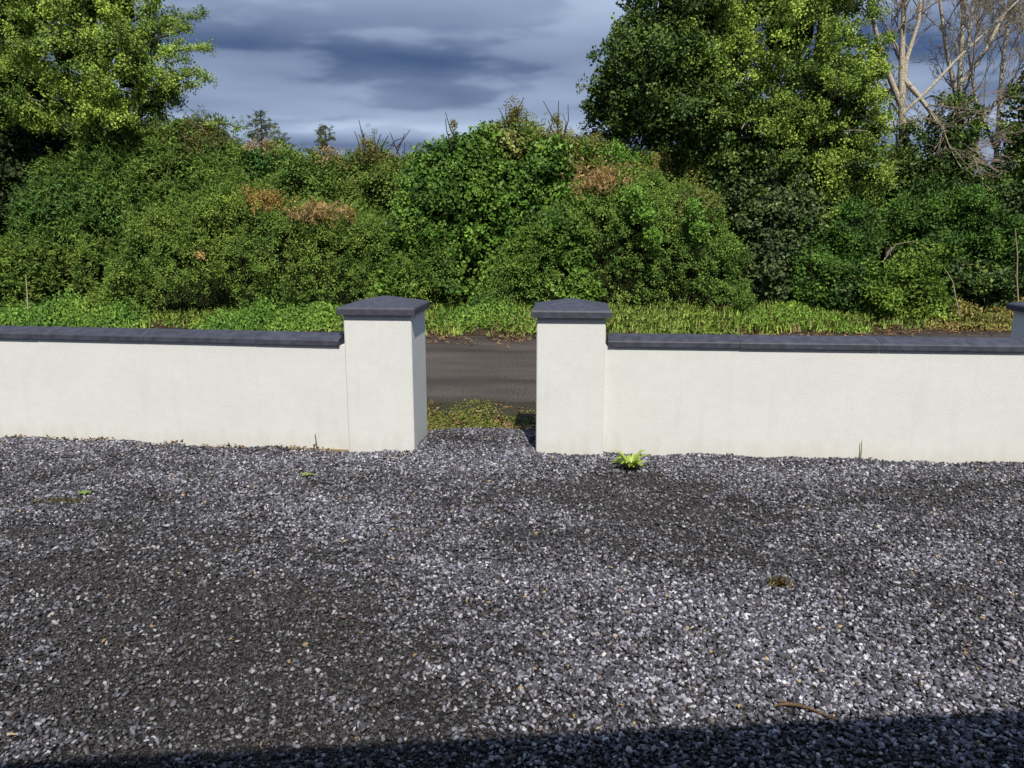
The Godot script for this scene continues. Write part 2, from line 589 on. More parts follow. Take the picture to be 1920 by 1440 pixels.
func bare_tree(called: String, label: String, stems: Array, r: float, m: Material, levels: int, per: int, group := "") -> Node3D:
	var o := thing(called, label, "tree", stems[0][0], 0.0, group)
	var twigs := new_st()
	for k in stems.size():
		var q := []
		if k == 0: q.append(Vector3(0.05, land(o.position.x, -o.position.z) - o.position.y - 0.1, 0.05))
		for p in stems[k]: q.append(p - o.position)
		var rr := r * (1.0 if k == 0 else 0.62 if k < 4 else 0.4)
		var st := new_st()
		tube(st, q, rr, rr * 0.3, 8)
		part(o, "trunk" if k == 0 else "limb", st.commit(), m)
		for n in per:
			var t := rng.randf_range(0.3, 1.0) * (q.size() - 1.001)
			var a: Vector3 = q[int(t)].lerp(q[int(t) + 1], t - int(t))
			var d: Vector3 = (q[int(t) + 1] - q[int(t)]).normalized()
			d = (d * 0.7 + anyway() * 0.75 + Vector3.UP * 0.25).normalized()
			var pts := wander(a, d, rng.randf_range(0.7, 1.5), 5, 0.2)
			tube(twigs, pts, rr * 0.24, 0.006, 5)
			fork(twigs, pts, rr * 0.24, levels, 0.7, 0.2)
	part(o, "twigs", twigs.commit(), m_twig).set_meta("kind", "stuff")
	return o


# ---------------------------------------------------------------- walls and pillars
const COPING := [Vector2(0.131, 0.0), Vector2(0.131, 0.031), Vector2(0.128, 0.038), Vector2(0.121, 0.042), Vector2(0.014, 0.072), Vector2(-0.014, 0.072), Vector2(-0.121, 0.042), Vector2(-0.128, 0.038), Vector2(-0.131, 0.031), Vector2(-0.131, 0.0)]

func garden_wall(label: String, at: Vector3, turn: float, long: float, tall: float, joints: Array) -> Node3D:   # runs along its own x from 0 to long; its front is at z = 0
	var o := thing("garden_wall", label, "wall", at, turn)
	var st := new_st()
	box(st, Vector3(0, -0.25, -0.22), Vector3(long, tall, 0))
	part(o, "rendered_wall", st.commit(), m_render)
	for i in joints.size() - 1:
		var c := new_st()
		var tip := rng.randf_range(-0.0025, 0.0025)
		var line := []
		for p in COPING: line.append(Vector2(p.x - 0.11 + tip, p.y + tall + absf(tip) * 0.6))
		prism(c, line, joints[i] + 0.0012, joints[i + 1] - 0.0012)
		part(o, "coping_stone", c.commit(), m_stones[rng.randi() % 3])
	return o

func gate_pillar(label: String, at: Vector3, turn: float, wide: float, deep: float, tall: float, over: float) -> Node3D:   # its front is at z = 0, centred on x
	var o := thing("gate_pillar", label, "pillar", at, turn, "white gate pillars with dark pyramid caps")
	var st := new_st()
	post(st, Vector3(-wide / 2, -0.25, -deep), Vector3(wide / 2, tall, 0), 0.006)
	part(o, "rendered_shaft", st.commit(), m_render)
	st = new_st()
	var hx := wide / 2 + over
	var hz := deep / 2 + over
	var v := []
	for r in [[0.0, 0.0], [0.0, 0.038], [0.004, 0.046], [0.013, 0.052]]:
		for c in [[-1, -1], [1, -1], [1, 1], [-1, 1]]: v.append(Vector3(c[0] * (hx - r[0]), tall + r[1], -deep / 2 + c[1] * (hz - r[0])))
	for c in [[-1, -1], [1, -1], [1, 1], [-1, 1]]: v.append(Vector3(c[0] * 0.02, tall + 0.105, -deep / 2 + c[1] * 0.02))
	var f := [[0, 1, 2, 3], [16, 17, 18, 19]]
	for k in 4:
		for i in 4: f.append([k * 4 + i, k * 4 + (i + 1) % 4, k * 4 + 4 + (i + 1) % 4, k * 4 + 4 + i])
	solid(st, v, f)
	part(o, "pyramid_cap", st.commit(), m_slate)
	return o


# ---------------------------------------------------------------- sky
func sky_picture() -> ImageTexture:
	var w := 3072
	var h := 1536
	var im := Image.create(w, h, false, Image.FORMAT_RGBF)
	im.fill(Color(0.05, 0.055, 0.05))
	var big := noise(0.55, 21, 5)
	var wisps := noise(1.5, 23, 6)
	for j in h / 2:
		var el := PI * (0.5 - (j + 0.5) / h)
		var deg := rad_to_deg(el)
		var band := 0.0                        # layers of the cloud deck
		band += 0.34 * smoothstep(12.2, 15.0, deg) + 0.10 * smoothstep(19.0, 32.0, deg) - 0.20 * exp(-pow((deg - 11.3) / 1.3, 2.0)) + 0.04 * exp(-pow((deg - 9.0) / 0.9, 2.0)) + 0.55 * exp(-pow((deg - 6.6) / 0.7, 2.0)) - 0.16 * exp(-pow((deg - 5.3) / 0.6, 2.0))
		band += 0.25 * (1.0 - smoothstep(1.0, 4.5, deg))
		for i in w:
			var az := TAU * ((i + 0.5) / w - 0.5)
			var e := maxf(el, 0.0)
			var dir := Vector3(sin(az) * cos(e), sin(e), -cos(az) * cos(e))
			var q := dir / (dir.y + 0.10)
			var n := wisps.get_noise_3d(q.x * 0.55, 5.0, q.z * 0.95)
			var puff := smoothstep(-0.14, 0.16, n + 0.25 * wisps.get_noise_3d(q.x * 1.7, 9.0, q.z * 2.2))
			var k := 0.36 + band + 0.42 * big.get_noise_3d(q.x * 0.55 + 9.0, 3.0, q.z * 0.55) + 0.26 * n + 0.24 * (puff - 0.5)
			k = clampf(k, 0.0, 1.15)
			var c := Vector3(0.054, 0.090, 0.186).lerp(Vector3(0.33, 0.41, 0.555), k)
			im.set_pixel(i, j, Color(c.x, c.y, c.z))
	return ImageTexture.create_from_image(im)


# ================================================================ the scene
func _ready() -> void:
	var cam := Camera3D.new()
	cam.name = "camera"
	cam.fov = 53.07
	cam.near = 0.05
	cam.far = 2000.0
	cam.position = Vector3(0, EYE, 0)
	cam.rotation_degrees = Vector3(-11.562, 0, 0)
	add_child(cam)
	cam.current = true
	var env := Environment.new()
	env.background_mode = Environment.BG_SKY
	var pano := PanoramaSkyMaterial.new()
	pano.panorama = sky_picture()
	env.sky = Sky.new()
	env.sky.sky_material = pano
	env.tonemap_mode = Environment.TONE_MAPPER_LINEAR
	env.tonemap_exposure = 1.3
	env.sdfgi_enabled = true
	env.ssao_enabled = true
	env.ssil_enabled = true
	var we := WorldEnvironment.new()
	we.name = "world_environment"
	we.environment = env
	add_child(we)
	var sun := DirectionalLight3D.new()
	sun.name = "sun"
	sun.light_color = Color(1.0, 0.965, 0.9)
	sun.light_energy = 1.42
	sun.light_angular_distance = 0.5
	sun.shadow_enabled = true
	add_child(sun)
	sun.look_at_from_position(Vector3.ZERO, Vector3(-0.15, -1.257, -1.0))

	rng.seed = 4242
	lumps = noise(0.7, 3, 3)
	fine = noise(1.0, 8, 3)
	fine.frequency = 6.0
	make_materials()
	ground()
	house()
	walls()
	gravel()
	plants_behind()
	hedges()
	verge()
	small_things()


func ground() -> void:
	# one wide sheet under everything, out to the horizon
	var m_soil := gritty(0.02, 31, 0.55, 2.0, 0.5)
	var xs := [-900.0, -300.0, -100.0, -40.0]
	for i in 61: xs.append(-30.0 + i)
	xs.append_array([40.0, 100.0, 300.0, 900.0])
	var ds := [-900.0, -300.0, -60.0, -12.0]
	for i in 45: ds.append(-4.0 + i * 0.7)
	ds.append_array([32.0, 60.0, 120.0, 300.0, 900.0])
	var v := PackedVector3Array()
	var c := PackedColorArray()
	var uv := PackedVector2Array()
	var idx := PackedInt32Array()
	for i in xs.size():
		for j in ds.size():
			var y: float = land(clampf(xs[i], -30, 30), minf(ds[j], 40.0)) - 0.07
			if ds[j] < 6.8: y = -0.16
			v.append(Vector3(xs[i], y, -ds[j]))
			var k := 0.8 + 0.4 * lumps.get_noise_2d(xs[i] * 0.4, ds[j] * 0.4)
			c.append(Color(0.05 * k, 0.06 * k, 0.025 * k))
			uv.append(Vector2(xs[i], ds[j]))
			if i < xs.size() - 1 and j < ds.size() - 1:
				var b := i * ds.size() + j
				for t in [b, b + 1, b + ds.size(), b + ds.size(), b + 1, b + ds.size() + 1]: idx.append(t)
	var arr := []
	arr.resize(Mesh.ARRAY_MAX)
	arr[Mesh.ARRAY_VERTEX] = v
	arr[Mesh.ARRAY_COLOR] = c
	arr[Mesh.ARRAY_TEX_UV] = uv
	arr[Mesh.ARRAY_INDEX] = idx
	var st := SurfaceTool.new()
	st.create_from_arrays(arr)
	st.generate_normals()
	tag(part(self, "ground", st.commit(), m_soil), "field of dark soil and grass under and beyond the hedges", "", "", "structure")

	# the lane: worn brownish asphalt with mossy dark tracks along it
	var m_road := gritty(0.08, 33, 0.35, 0.8, 0.63)
	var asphalt := func(x: float, d: float) -> Color:
		var k := 1.0 + 0.35 * fine.get_noise_2d(x * 0.12, d * 0.3) + 0.25 * lumps.get_noise_2d(x * 0.6, d)
		var col := Color(0.15, 0.123, 0.115) * k
		var track := exp(-pow((d - 9.75 + 0.2 * lumps.get_noise_2d(x * 0.5, 1.0)) / 0.2, 2.0)) * 0.75
		track += exp(-pow((d - 7.75 + 0.25 * lumps.get_noise_2d(x * 0.5, 9.0)) / 0.22, 2.0)) * (0.55 + 0.6 * smoothstep(-0.6, 0.3, x))
		track += smoothstep(10.1, 10.7, d + 0.4 * fine.get_noise_2d(x * 0.2, d * 0.2)) * 0.6
		track *= 0.75 + 0.9 * fine.get_noise_2d(x * 0.1, d * 0.35)
		col = col.lerp(Color(0.034, 0.027, 0.017), clampf(track, 0.0, 0.92))
		var edge := 1.0 - smoothstep(0.0, 0.55, d - road_near(x) + 0.35 * fine.get_noise_2d(x * 0.25, d * 0.25))
		return col.lerp(Color(0.06, 0.055, 0.025), clampf(edge, 0, 1) * 0.7)
	tag(part(self, "road", sheet(-26, 22, 400, road_near, func(x): return road_far(x) + 0.35, 60, func(_x, _d): return 0.0, asphalt), m_road), "narrow worn brown asphalt lane running across behind the white walls", "", "", "structure")

	# verges: dirt sheets that the growth stands in
	var m_verge := gritty(0.05, 35, 0.45, 1.5, 0.7)
	var dirt := func(x: float, d: float) -> Color:
		var k := 0.8 + 0.6 * fine.get_noise_2d(x * 0.2, d * 0.2)
		return Color(0.075, 0.055, 0.028).lerp(Color(0.05, 0.065, 0.018), clampf(0.5 + lumps.get_noise_2d(x * 2.0, d * 2.0), 0, 1)) * k
	tag(part(self, "mossy_verge", sheet(-26, 22, 260, func(_x): return 5.55, func(x): return road_near(x) + 0.12, 14, func(_x, d): return 0.008 - 0.05 * (1.0 - smoothstep(5.55, 5.9, d)), dirt), m_verge), "strip of moss and dead leaves between the gate and the lane", "", "", "structure")
	var earth := func(x: float, d: float) -> Color:
		var k := 0.8 + 0.6 * fine.get_noise_2d(x * 0.2, d * 0.2)
		return Color(0.11, 0.06, 0.028).lerp(Color(0.07, 0.075, 0.024), smoothstep(0.3, 1.3, d - road_far(x) + 0.6 * lumps.get_noise_2d(x * 1.2, 4.0))) * k
	tag(part(self, "far_verge", sheet(-26, 22, 260, func(x): return road_far(x) + 0.15, func(x): return road_far(x) + 5.0, 24, func(_x, _d): return 0.008, earth), m_verge), "raised earth bank under the hedges on the far side of the lane", "", "", "structure")


func house() -> void:
	# the house whose eave throws the shadow at the photographer's feet
	var o := thing("house", "bungalow behind the viewer whose eave shades the nearest gravel", "house", Vector3(0.27, 0, 0.30), deg_to_rad(4.5))
	var m_roof := plain(lin(0.05, 0.052, 0.06), 0.7)
	var m_glass := plain(Color(0.05, 0.06, 0.08), 0.08)
	var m_frame := plain(lin(0.75, 0.75, 0.74), 0.4)
	var st := new_st()
	box(st, Vector3(-7.5, -0.25, 0.45), Vector3(7.5, 3.0, 8.5))
	part(o, "house_wall", st.commit(), plain(lin(0.3, 0.27, 0.23), 0.9))
	st = new_st()
	prism(st, [Vector2(0.0, 2.9), Vector2(0.0, 3.03), Vector2(4.5, 5.4), Vector2(9.0, 3.03), Vector2(9.0, 2.9), Vector2(4.5, 5.25)], -8.0, 8.0)
	part(o, "roof", st.commit(), m_roof)
	st = new_st()
	box(st, Vector3(-8.0, 2.86, -0.004), Vector3(8.0, 3.0, 0.44))
	part(o, "eave_board", st.commit(), m_frame)
	for x in [-5.0, -2.4, 4.4]:
		st = new_st()
		box(st, Vector3(x - 0.75, 0.95, 0.40), Vector3(x + 0.75, 2.2, 0.47))
		var f := part(o, "window", st.commit(), m_frame)
		st = new_st()
		box(st, Vector3(x - 0.68, 1.02, 0.39), Vector3(x + 0.68, 2.13, 0.396))
		part(f, "pane", st.commit(), m_glass)
	st = new_st()
	box(st, Vector3(1.2, 0.0, 0.40), Vector3(2.15, 2.1, 0.47))
	part(o, "door", st.commit(), m_slate)


func walls() -> void:
	# the left wall's own x runs from its far left end to the pillar
	var turn_l := -atan(0.145)
	var long := 7.6
	var near := Vector3(-1.12, 0, -5.15)
	var far := near - Vector3(cos(turn_l), 0, -sin(turn_l)) * long
	var js := [0.0]
	for i in range(8, -1, -1): js.append(long - 0.045 - 0.60 - i * 0.83)
	js.append(long - 0.045)
	garden_wall("low white rendered garden wall with dark coping, left of the gate opening", far, turn_l, long, 0.762, js.filter(func(j): return j >= 0.0))
	js = [0.035]
	for i in 6: js.append(0.90 + i * 0.90)
	garden_wall("low white rendered garden wall with dark coping, right of the gate opening", Vector3(0.61, 0, -5.115), -atan(0.079), 5.4, 0.762, js)
	gate_pillar("white rendered gate pillar on the left of the gap, its shaded right side showing", Vector3(-0.898, 0, -5.10), -deg_to_rad(5.0), 0.46, 0.46, 0.977, 0.032)
	gate_pillar("white rendered gate pillar on the right of the gap, beside the yellow-green weed", Vector3(0.392, 0, -5.065), -deg_to_rad(4.3), 0.457, 0.46, 0.962, 0.034)
	gate_pillar("grey shaded pillar half out of the picture behind the right end of the wall", Vector3(4.13, 0, -5.55), -deg_to_rad(4.5), 0.46, 0.46, 0.912, 0.04)


func gravel() -> void:
	var o := Node3D.new()
	o.name = "gravel"
	add_child(o)
	tag(o, "forecourt of loose grey gravel in front of the white walls", "", "", "structure")
	var m_bed := gritty(0.15, 41, 0.25, 1.6, 1.4)
	var bed := func(x: float, d: float) -> Color:
		var k := 0.75 + 0.5 * fine.get_noise_2d(x * 0.3, d * 0.3)
		return Color(0.028, 0.026, 0.027) * k
	part(o, "gravel_bed", sheet(-9, 8, 170, func(_x): return -1.6, func(_x): return 5.78, 90, func(_x, _d): return 0.0, bed), m_bed).set_meta("kind", "structure")
	var m_stone := plain(Color.WHITE, 0.75)
	m_stone.vertex_color_use_as_albedo = true
	var shapes := [pebble_mesh(1, 0.9, 1), pebble_mesh(2, 1.1, 1), pebble_mesh(3, 0.8, 1)]
	var where := [[], [], []]
	var tints := [PackedColorArray(), PackedColorArray(), PackedColorArray()]
	var big := []
	var d := 1.55
	while d < 5.95:
		var half := 0.68 * d + 1.35
		var step := 0.02
		for i in int(2.0 * half * step * 14500):
			var x := rng.randf_range(-half, half)
			var dd := d + rng.randf() * step
			if dd > wall_d(x) + 0.05 and (x < -0.75 or x > 0.25): continue
			if dd > 5.77 + 0.1 * fine.get_noise_2d(x * 0.3, 2.0) + rng.randf_range(-0.1, 0.05): continue
			var f := fresh(x, dd)
			var coarse := rng.randf() < 0.12 + 0.75 * f
			var r := rng.randf_range(0.0041, 0.0083) if coarse else rng.randf_range(0.0025, 0.005)
			if coarse and rng.randf() < 0.05: r *= rng.randf_range(1.2, 1.6)
			var t := rng.randf()
			var c: Color
			var k := rng.randf_range(0.65, 1.4)
			if not coarse: c = Color(0.034, 0.030, 0.033) * k if t < 0.9 else Color(0.12, 0.113, 0.118) * k
			elif t < 0.36: c = Color(0.03, 0.03, 0.036) * k
			elif t < 0.66: c = Color(0.07, 0.07, 0.087) * k
			elif t < 0.88: c = Color(0.16, 0.16, 0.195) * k
			elif t < 0.98: c = Color(0.31, 0.31, 0.335) * k
			elif t < 0.985: c = Color(0.26, 0.19, 0.095) * k
			else: c = Color(0.12, 0.09, 0.08) * k
			if coarse: c = Color(c.r * (0.72 + 0.55 * f), c.g * (0.72 + 0.56 * f), c.b * (0.72 + 0.63 * f))      # washed stones are paler than dusty ones
			var b := Basis.from_euler(Vector3(rng.randfn() * 0.55, rng.randf() * TAU, rng.randfn() * 0.55)) * Basis.from_scale(Vector3(r * rng.randf_range(0.95, 1.6), r * rng.randf_range(0.45, 0.85), r * rng.randf_range(0.7, 1.1)))
			var p := Vector3(x, land(x, dd) + r * rng.randf_range(-0.2, 0.8) + (0.008 * rng.randf() if coarse else 0.0), -dd)
			var n := rng.randi() % 3
			c.a = 1.0
			if r > 0.0082 and dd > 2.05 and dd < 3.0 and absf(x) < 0.62 * dd: big.append([r / dd, Transform3D(b, p), c, n])
			else:
				where[n].append(Transform3D(b, p))
				tints[n].append(c)
		d += step
	big.sort_custom(func(a, b): return a[0] > b[0])
	var kinds := {}
	for i in big.size():
		var s: Array = big[i]
		if i < 300:
			var c: Color = s[2]
			var key := "%d_%d_%d" % [roundi(c.r * 25), roundi(c.g * 25), roundi(c.b * 25)]
			if not kinds.has(key): kinds[key] = plain(c.linear_to_srgb(), 0.75)
			part(o, "pebble", shapes[s[3]], kinds[key]).transform = s[1]
		else:
			where[s[3]].append(s[1])
			tints[s[3]].append(s[2])
	for n in 3: swarm(o, "loose_stones", shapes[n], m_stone, where[n], tints[n])


func plants_behind() -> void:
	var maple := tuft(22, 0.11, 0.043, 0.033, 0.7)
	var ivy := tuft(18, 0.115, 0.06, 0.05, 0.5)
	var fresh_green := [Color(0.036, 0.066, 0.014), Color(0.102, 0.147, 0.026), Color(0.188, 0.245, 0.044)]
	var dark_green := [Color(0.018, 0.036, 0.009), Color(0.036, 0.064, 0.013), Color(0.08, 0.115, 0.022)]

	# left: fresh-leaved tree over the hedge
	var t := thing("deciduous_tree", "tall bright green tree at the left edge, branches reaching over the hedge", "tree", Vector3(-7.42, 0.252, -14.3))
	var st := new_st()
	tube(st, [Vector3(0, -0.14, 0), Vector3(0.07, 1.4, 0), Vector3(-0.07, 3.15, 0.07), Vector3(0.21, 5.25, 0), Vector3(0.14, 7, 0.07)], 0.182, 0.049, 9)
	part(t, "trunk", st.commit(), m_bark)
	for q in [[Vector3(0, 2.1, 0), Vector3(0.98, 3.22, 0.35), Vector3(1.82, 3.64, 0.56)], [Vector3(0, 2.8, 0), Vector3(-1.12, 3.78, 0.28), Vector3(-1.96, 4.9, 0.42)], [Vector3(0.07, 3.5, 0), Vector3(0.91, 4.62, 0.56), Vector3(1.54, 5.74, 0.63)], [Vector3(0.14, 4.2, 0), Vector3(-0.42, 5.6, 0.7), Vector3(-0.63, 6.65, 0.84)]]:
		st = new_st()
		tube(st, q, 0.077, 0.028, 6)
		part(t, "limb", st.commit(), m_bark)
	crown(t, "leaves", [
		[Vector3(-8.04, 4.94, -13.29), Vector3(1.33, 1.05, 1.05)], [Vector3(-6.95, 4.37, -13.20), Vector3(1.12, 0.98, 0.98)], [Vector3(-7.72, 3.69, -13.07), Vector3(0.91, 0.56, 0.84)], [Vector3(-6.50, 5.16, -13.50), Vector3(0.91, 1.05, 0.91)],
		[Vector3(-6.10, 4.03, -13.15), Vector3(0.805, 0.77, 0.77)], [Vector3(-7.08, 3.39, -12.93), Vector3(1.05, 0.385, 0.7)], [Vector3(-6.39, 3.31, -12.98), Vector3(0.84, 0.35, 0.63)], [Vector3(-9.51, 4.18, -13.50), Vector3(1.12, 1.54, 0.98)], [Vector3(-7.46, 6.18, -13.71), Vector3(1.68, 1.12, 1.26)], [Vector3(-5.76, 3.53, -13.07), Vector3(0.385, 0.42, 0.42)]],
		42, maple, m_leaf, fresh_green, [], 0.5, 0.35)
	for q in [[Vector3(-6.13, 4.59, -13.15), Vector3(-5.57, 4.73, -13.07), Vector3(-5.17, 4.76, -13.02), Vector3(-4.80, 4.86, -13.02), 22], [Vector3(-6.06, 4.02, -13.07), Vector3(-5.51, 4.25, -13.02), Vector3(-5.08, 4.33, -13.02), Vector3(-4.72, 4.31, -13.02), 26], [Vector3(-5.93, 3.61, -13.07), Vector3(-5.46, 3.85, -13.02), Vector3(-5.11, 3.97, -13.02), Vector3(-4.76, 3.82, -12.98), 26], [Vector3(-6.03, 4.75, -13.15), Vector3(-5.72, 4.93, -13.07), Vector3(-5.53, 5.12, -13.07), Vector3(-5.43, 5.35, -13.07), 20], [Vector3(-5.87, 4.26, -13.07), Vector3(-5.59, 4.50, -13.07), Vector3(-5.27, 4.56, -13.02), Vector3(-5.12, 4.63, -13.02), 16], [Vector3(-5.42, 3.11, -12.98), Vector3(-4.88, 3.14, -12.93), Vector3(-4.62, 3.17, -12.93), Vector3(-4.30, 3.09, -12.93), 9], [Vector3(-5.85, 3.53, -13.07), Vector3(-5.48, 3.56, -13.02), Vector3(-5.21, 3.73, -13.02), Vector3(-5.02, 3.77, -13.02), 12]]:
		sprig(t, q.slice(0, 4), 0.02, m_bark, maple, m_leaf, fresh_green, int(q[4] * 2.2), 0.11, 0.75)
	# dark mass in the shade at the far left
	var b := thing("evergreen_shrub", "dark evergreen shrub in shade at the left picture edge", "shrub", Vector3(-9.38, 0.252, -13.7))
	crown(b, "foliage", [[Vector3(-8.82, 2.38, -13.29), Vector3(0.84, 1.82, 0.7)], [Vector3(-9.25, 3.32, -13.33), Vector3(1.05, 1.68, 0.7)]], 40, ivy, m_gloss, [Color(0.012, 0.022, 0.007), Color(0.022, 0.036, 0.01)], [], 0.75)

	# right: big glossy dark tree and the yellow-green one in front of it
	var g := thing("ivy_clad_tree", "big dark ivy-clad tree rising over the middle of the hedge", "tree", Vector3(2.73, 0.252, -14.6))
	st = new_st()
	tube(st, [Vector3(0, -0.14, 0), Vector3(0.07, 2.1, 0), Vector3(-0.14, 4.2, 0), Vector3(0.14, 7, 0)], 0.224, 0.063, 9)
	part(g, "trunk", st.commit(), m_bark)
	crown(g, "ivy_leaves", [
		[Vector3(2.37, 3.92, -13.41), Vector3(0.945, 1.05, 0.98)], [Vector3(1.84, 3.57, -13.33), Vector3(0.56, 0.525, 0.63)], [Vector3(2.87, 4.92, -13.50), Vector3(1.05, 1.12, 0.98)], [Vector3(2.97, 3.22, -13.20), Vector3(0.98, 0.7, 0.84)], [Vector3(3.82, 5.85, -13.67), Vector3(1.68, 1.12, 1.12)],
		[Vector3(3.68, 2.37, -13.07), Vector3(0.7, 0.7, 0.63)], [Vector3(4.21, 1.51, -12.89), Vector3(0.7, 0.7, 0.56)], [Vector3(4.63, 2.64, -13.33), Vector3(0.98, 1.12, 0.63)]],
		52, ivy, m_gloss, dark_green, [], 0.66, 0.32)
	for q in [[Vector3(2.08, 4.14, -13.29), Vector3(1.89, 4.37, -13.24), Vector3(1.72, 4.54, -13.24), Vector3(1.63, 4.60, -13.24), 12], [Vector3(1.92, 3.65, -13.29), Vector3(1.65, 3.68, -13.24), Vector3(1.43, 3.76, -13.24), Vector3(1.32, 3.71, -13.24), 14], [Vector3(1.76, 3.31, -13.29), Vector3(1.49, 3.35, -13.24), Vector3(1.31, 3.43, -13.24), Vector3(1.20, 3.52, -13.24), 16], [Vector3(2.24, 4.63, -13.33), Vector3(2.06, 4.79, -13.29), Vector3(1.97, 4.87, -13.29), Vector3(1.84, 4.75, -13.29), 12]]:
		sprig(g, q.slice(0, 4), 0.018, m_bark, ivy, m_gloss, [Color(0.03, 0.06, 0.012), Color(0.07, 0.11, 0.02)], int(q[4] * 2.2), 0.11, 0.65)
	var s := thing("deciduous_tree", "broad yellow-green tree between the dark ivy-clad tree and the bare trees", "tree", Vector3(5.32, 0.252, -14.4))
	st = new_st()
	tube(st, [Vector3(0, -0.14, 0), Vector3(0.14, 1.75, 0), Vector3(0, 3.85, 0.14), Vector3(0.21, 6.65, 0)], 0.196, 0.056, 9)
	part(s, "trunk", st.commit(), m_bark)
	for q in [[Vector3(0, 2.1, 0), Vector3(-0.84, 3.08, 0.42), Vector3(-1.54, 3.5, 0.84)], [Vector3(0, 2.8, 0), Vector3(0.84, 3.5, 0.42), Vector3(1.33, 3.64, 0.7)], [Vector3(0, 3.5, 0.07), Vector3(-0.7, 4.62, 0.56), Vector3(-1.26, 5.6, 0.84)]]:
		st = new_st()
		tube(st, q, 0.07, 0.0245, 6)
		part(s, "limb", st.commit(), m_bark)
	crown(s, "leaves", [
		[Vector3(4.40, 4.57, -13.07), Vector3(1.05, 1.05, 0.91)], [Vector3(3.45, 3.98, -12.89), Vector3(0.735, 0.7, 0.63)], [Vector3(4.92, 3.58, -12.89), Vector3(0.805, 0.7, 0.7)], [Vector3(3.97, 3.33, -12.80), Vector3(0.665, 0.455, 0.56)], [Vector3(5.46, 4.02, -13.07), Vector3(0.49, 0.63, 0.56)], [Vector3(4.81, 5.56, -13.24), Vector3(1.19, 0.98, 0.91)],
		[Vector3(5.79, 2.98, -12.98), Vector3(0.4, 0.45, 0.4)], [Vector3(5.81, 2.36, -13.02), Vector3(0.5, 0.45, 0.4)], [Vector3(5.45, 3.30, -12.89), Vector3(0.49, 0.455, 0.49)], [Vector3(4.27, 2.68, -12.80), Vector3(0.385, 0.385, 0.35)], [Vector3(5.21, 2.93, -12.84), Vector3(0.525, 0.35, 0.42)], [Vector3(3.21, 4.73, -13.07), Vector3(0.56, 0.7, 0.56)], [Vector3(5.10, 2.35, -12.89), Vector3(0.63, 0.56, 0.35)]],
		46, maple, m_leaf, fresh_green, [], 0.5, 0.38)

	# bare pale trees at the right
	bare_tree("bare_tree", "leafless tree with pale forked trunks right of the yellow-green tree", [
		[Vector3(6.61, 1.78, -13.71), Vector3(6.61, 2.50, -13.71), Vector3(6.66, 3.11, -13.71), Vector3(6.55, 4.05, -13.71), Vector3(6.50, 4.72, -13.71), Vector3(6.47, 5.70, -13.71), Vector3(6.46, 6.51, -13.75)],
		[Vector3(6.60, 3.54, -13.71), Vector3(6.27, 4.13, -13.67), Vector3(6.05, 4.62, -13.63), Vector3(5.86, 5.19, -13.63), Vector3(5.64, 5.92, -13.63)],
		[Vector3(6.59, 3.63, -13.71), Vector3(6.63, 4.32, -13.75), Vector3(6.77, 4.90, -13.75), Vector3(6.77, 5.71, -13.75)],
		[Vector3(6.60, 3.97, -13.71), Vector3(6.85, 3.71, -13.67), Vector3(7.06, 3.44, -13.63), Vector3(7.20, 3.23, -13.59)],
		[Vector3(6.61, 3.41, -13.71), Vector3(6.98, 3.79, -13.63), Vector3(7.43, 4.32, -13.59), Vector3(8.06, 4.94, -13.59), Vector3(8.44, 5.34, -13.59)]], 0.085, m_pale_bark, 3, 10)
	bare_tree("bare_tree", "leafless tree with slim pale stems near the right picture edge", [
		[Vector3(8.01, 1.97, -14.12), Vector3(7.83, 3.16, -14.12), Vector3(7.75, 4.22, -14.12), Vector3(7.69, 5.33, -14.12), Vector3(7.61, 6.48, -14.12)],
		[Vector3(7.80, 3.60, -14.12), Vector3(7.47, 4.47, -14.08), Vector3(7.25, 5.32, -14.08), Vector3(7.04, 6.31, -14.08)],
		[Vector3(7.78, 3.95, -14.12), Vector3(8.17, 4.56, -14.12), Vector3(8.45, 5.24, -14.12), Vector3(8.52, 6.07, -14.12)],
		[Vector3(7.83, 3.25, -14.12), Vector3(8.25, 3.50, -14.04), Vector3(8.63, 3.93, -14.00), Vector3(9.13, 4.28, -14.00)]], 0.072, m_pale_bark, 3, 10)
	bare_tree("bare_tree", "leafless dark-stemmed tree leaning in from beyond the right picture edge", [
		[Vector3(8.85, 1.79, -14.52), Vector3(8.78, 3.11, -14.52), Vector3(8.71, 4.38, -14.52), Vector3(8.74, 5.61, -14.52), Vector3(8.88, 6.62, -14.52)],
		[Vector3(8.78, 2.92, -14.52), Vector3(8.29, 3.75, -14.48), Vector3(8.04, 4.64, -14.48), Vector3(8.05, 5.76, -14.48)],
		[Vector3(8.76, 3.66, -14.52), Vector3(9.16, 4.37, -14.48), Vector3(9.60, 5.07, -14.44)]], 0.055, m_pale_bark, 3, 10)
	# ivy on a leaning stump, and a dark conifer at the edge
	var iv := thing("ivy_clad_tree", "short ivy-covered trunk standing among the bare trees", "tree", Vector3(7.72, 0.20, -13.75))
	st = new_st()
	tube(st, [Vector3(0, -0.3, 0), Vector3(0.1, 1.5, 0), Vector3(0.25, 3.3, 0)], 0.112, 0.056, 8)
	part(iv, "trunk", st.commit(), m_bark)
	crown(iv, "ivy_leaves", [[Vector3(7.52, 3.19, -13.67), Vector3(0.385, 0.525, 0.35)], [Vector3(7.47, 2.58, -13.63), Vector3(0.49, 0.49, 0.35)], [Vector3(6.65, 2.40, -13.63), Vector3(0.28, 0.5, 0.28)], [Vector3(6.73, 2.93, -13.67), Vector3(0.2, 0.35, 0.2)], [Vector3(7.08, 1.82, -13.59), Vector3(0.6, 0.5, 0.4)], [Vector3(7.14, 2.31, -13.54), Vector3(0.56, 0.35, 0.35)]], 55, ivy, m_gloss, dark_green, [], 0.5)
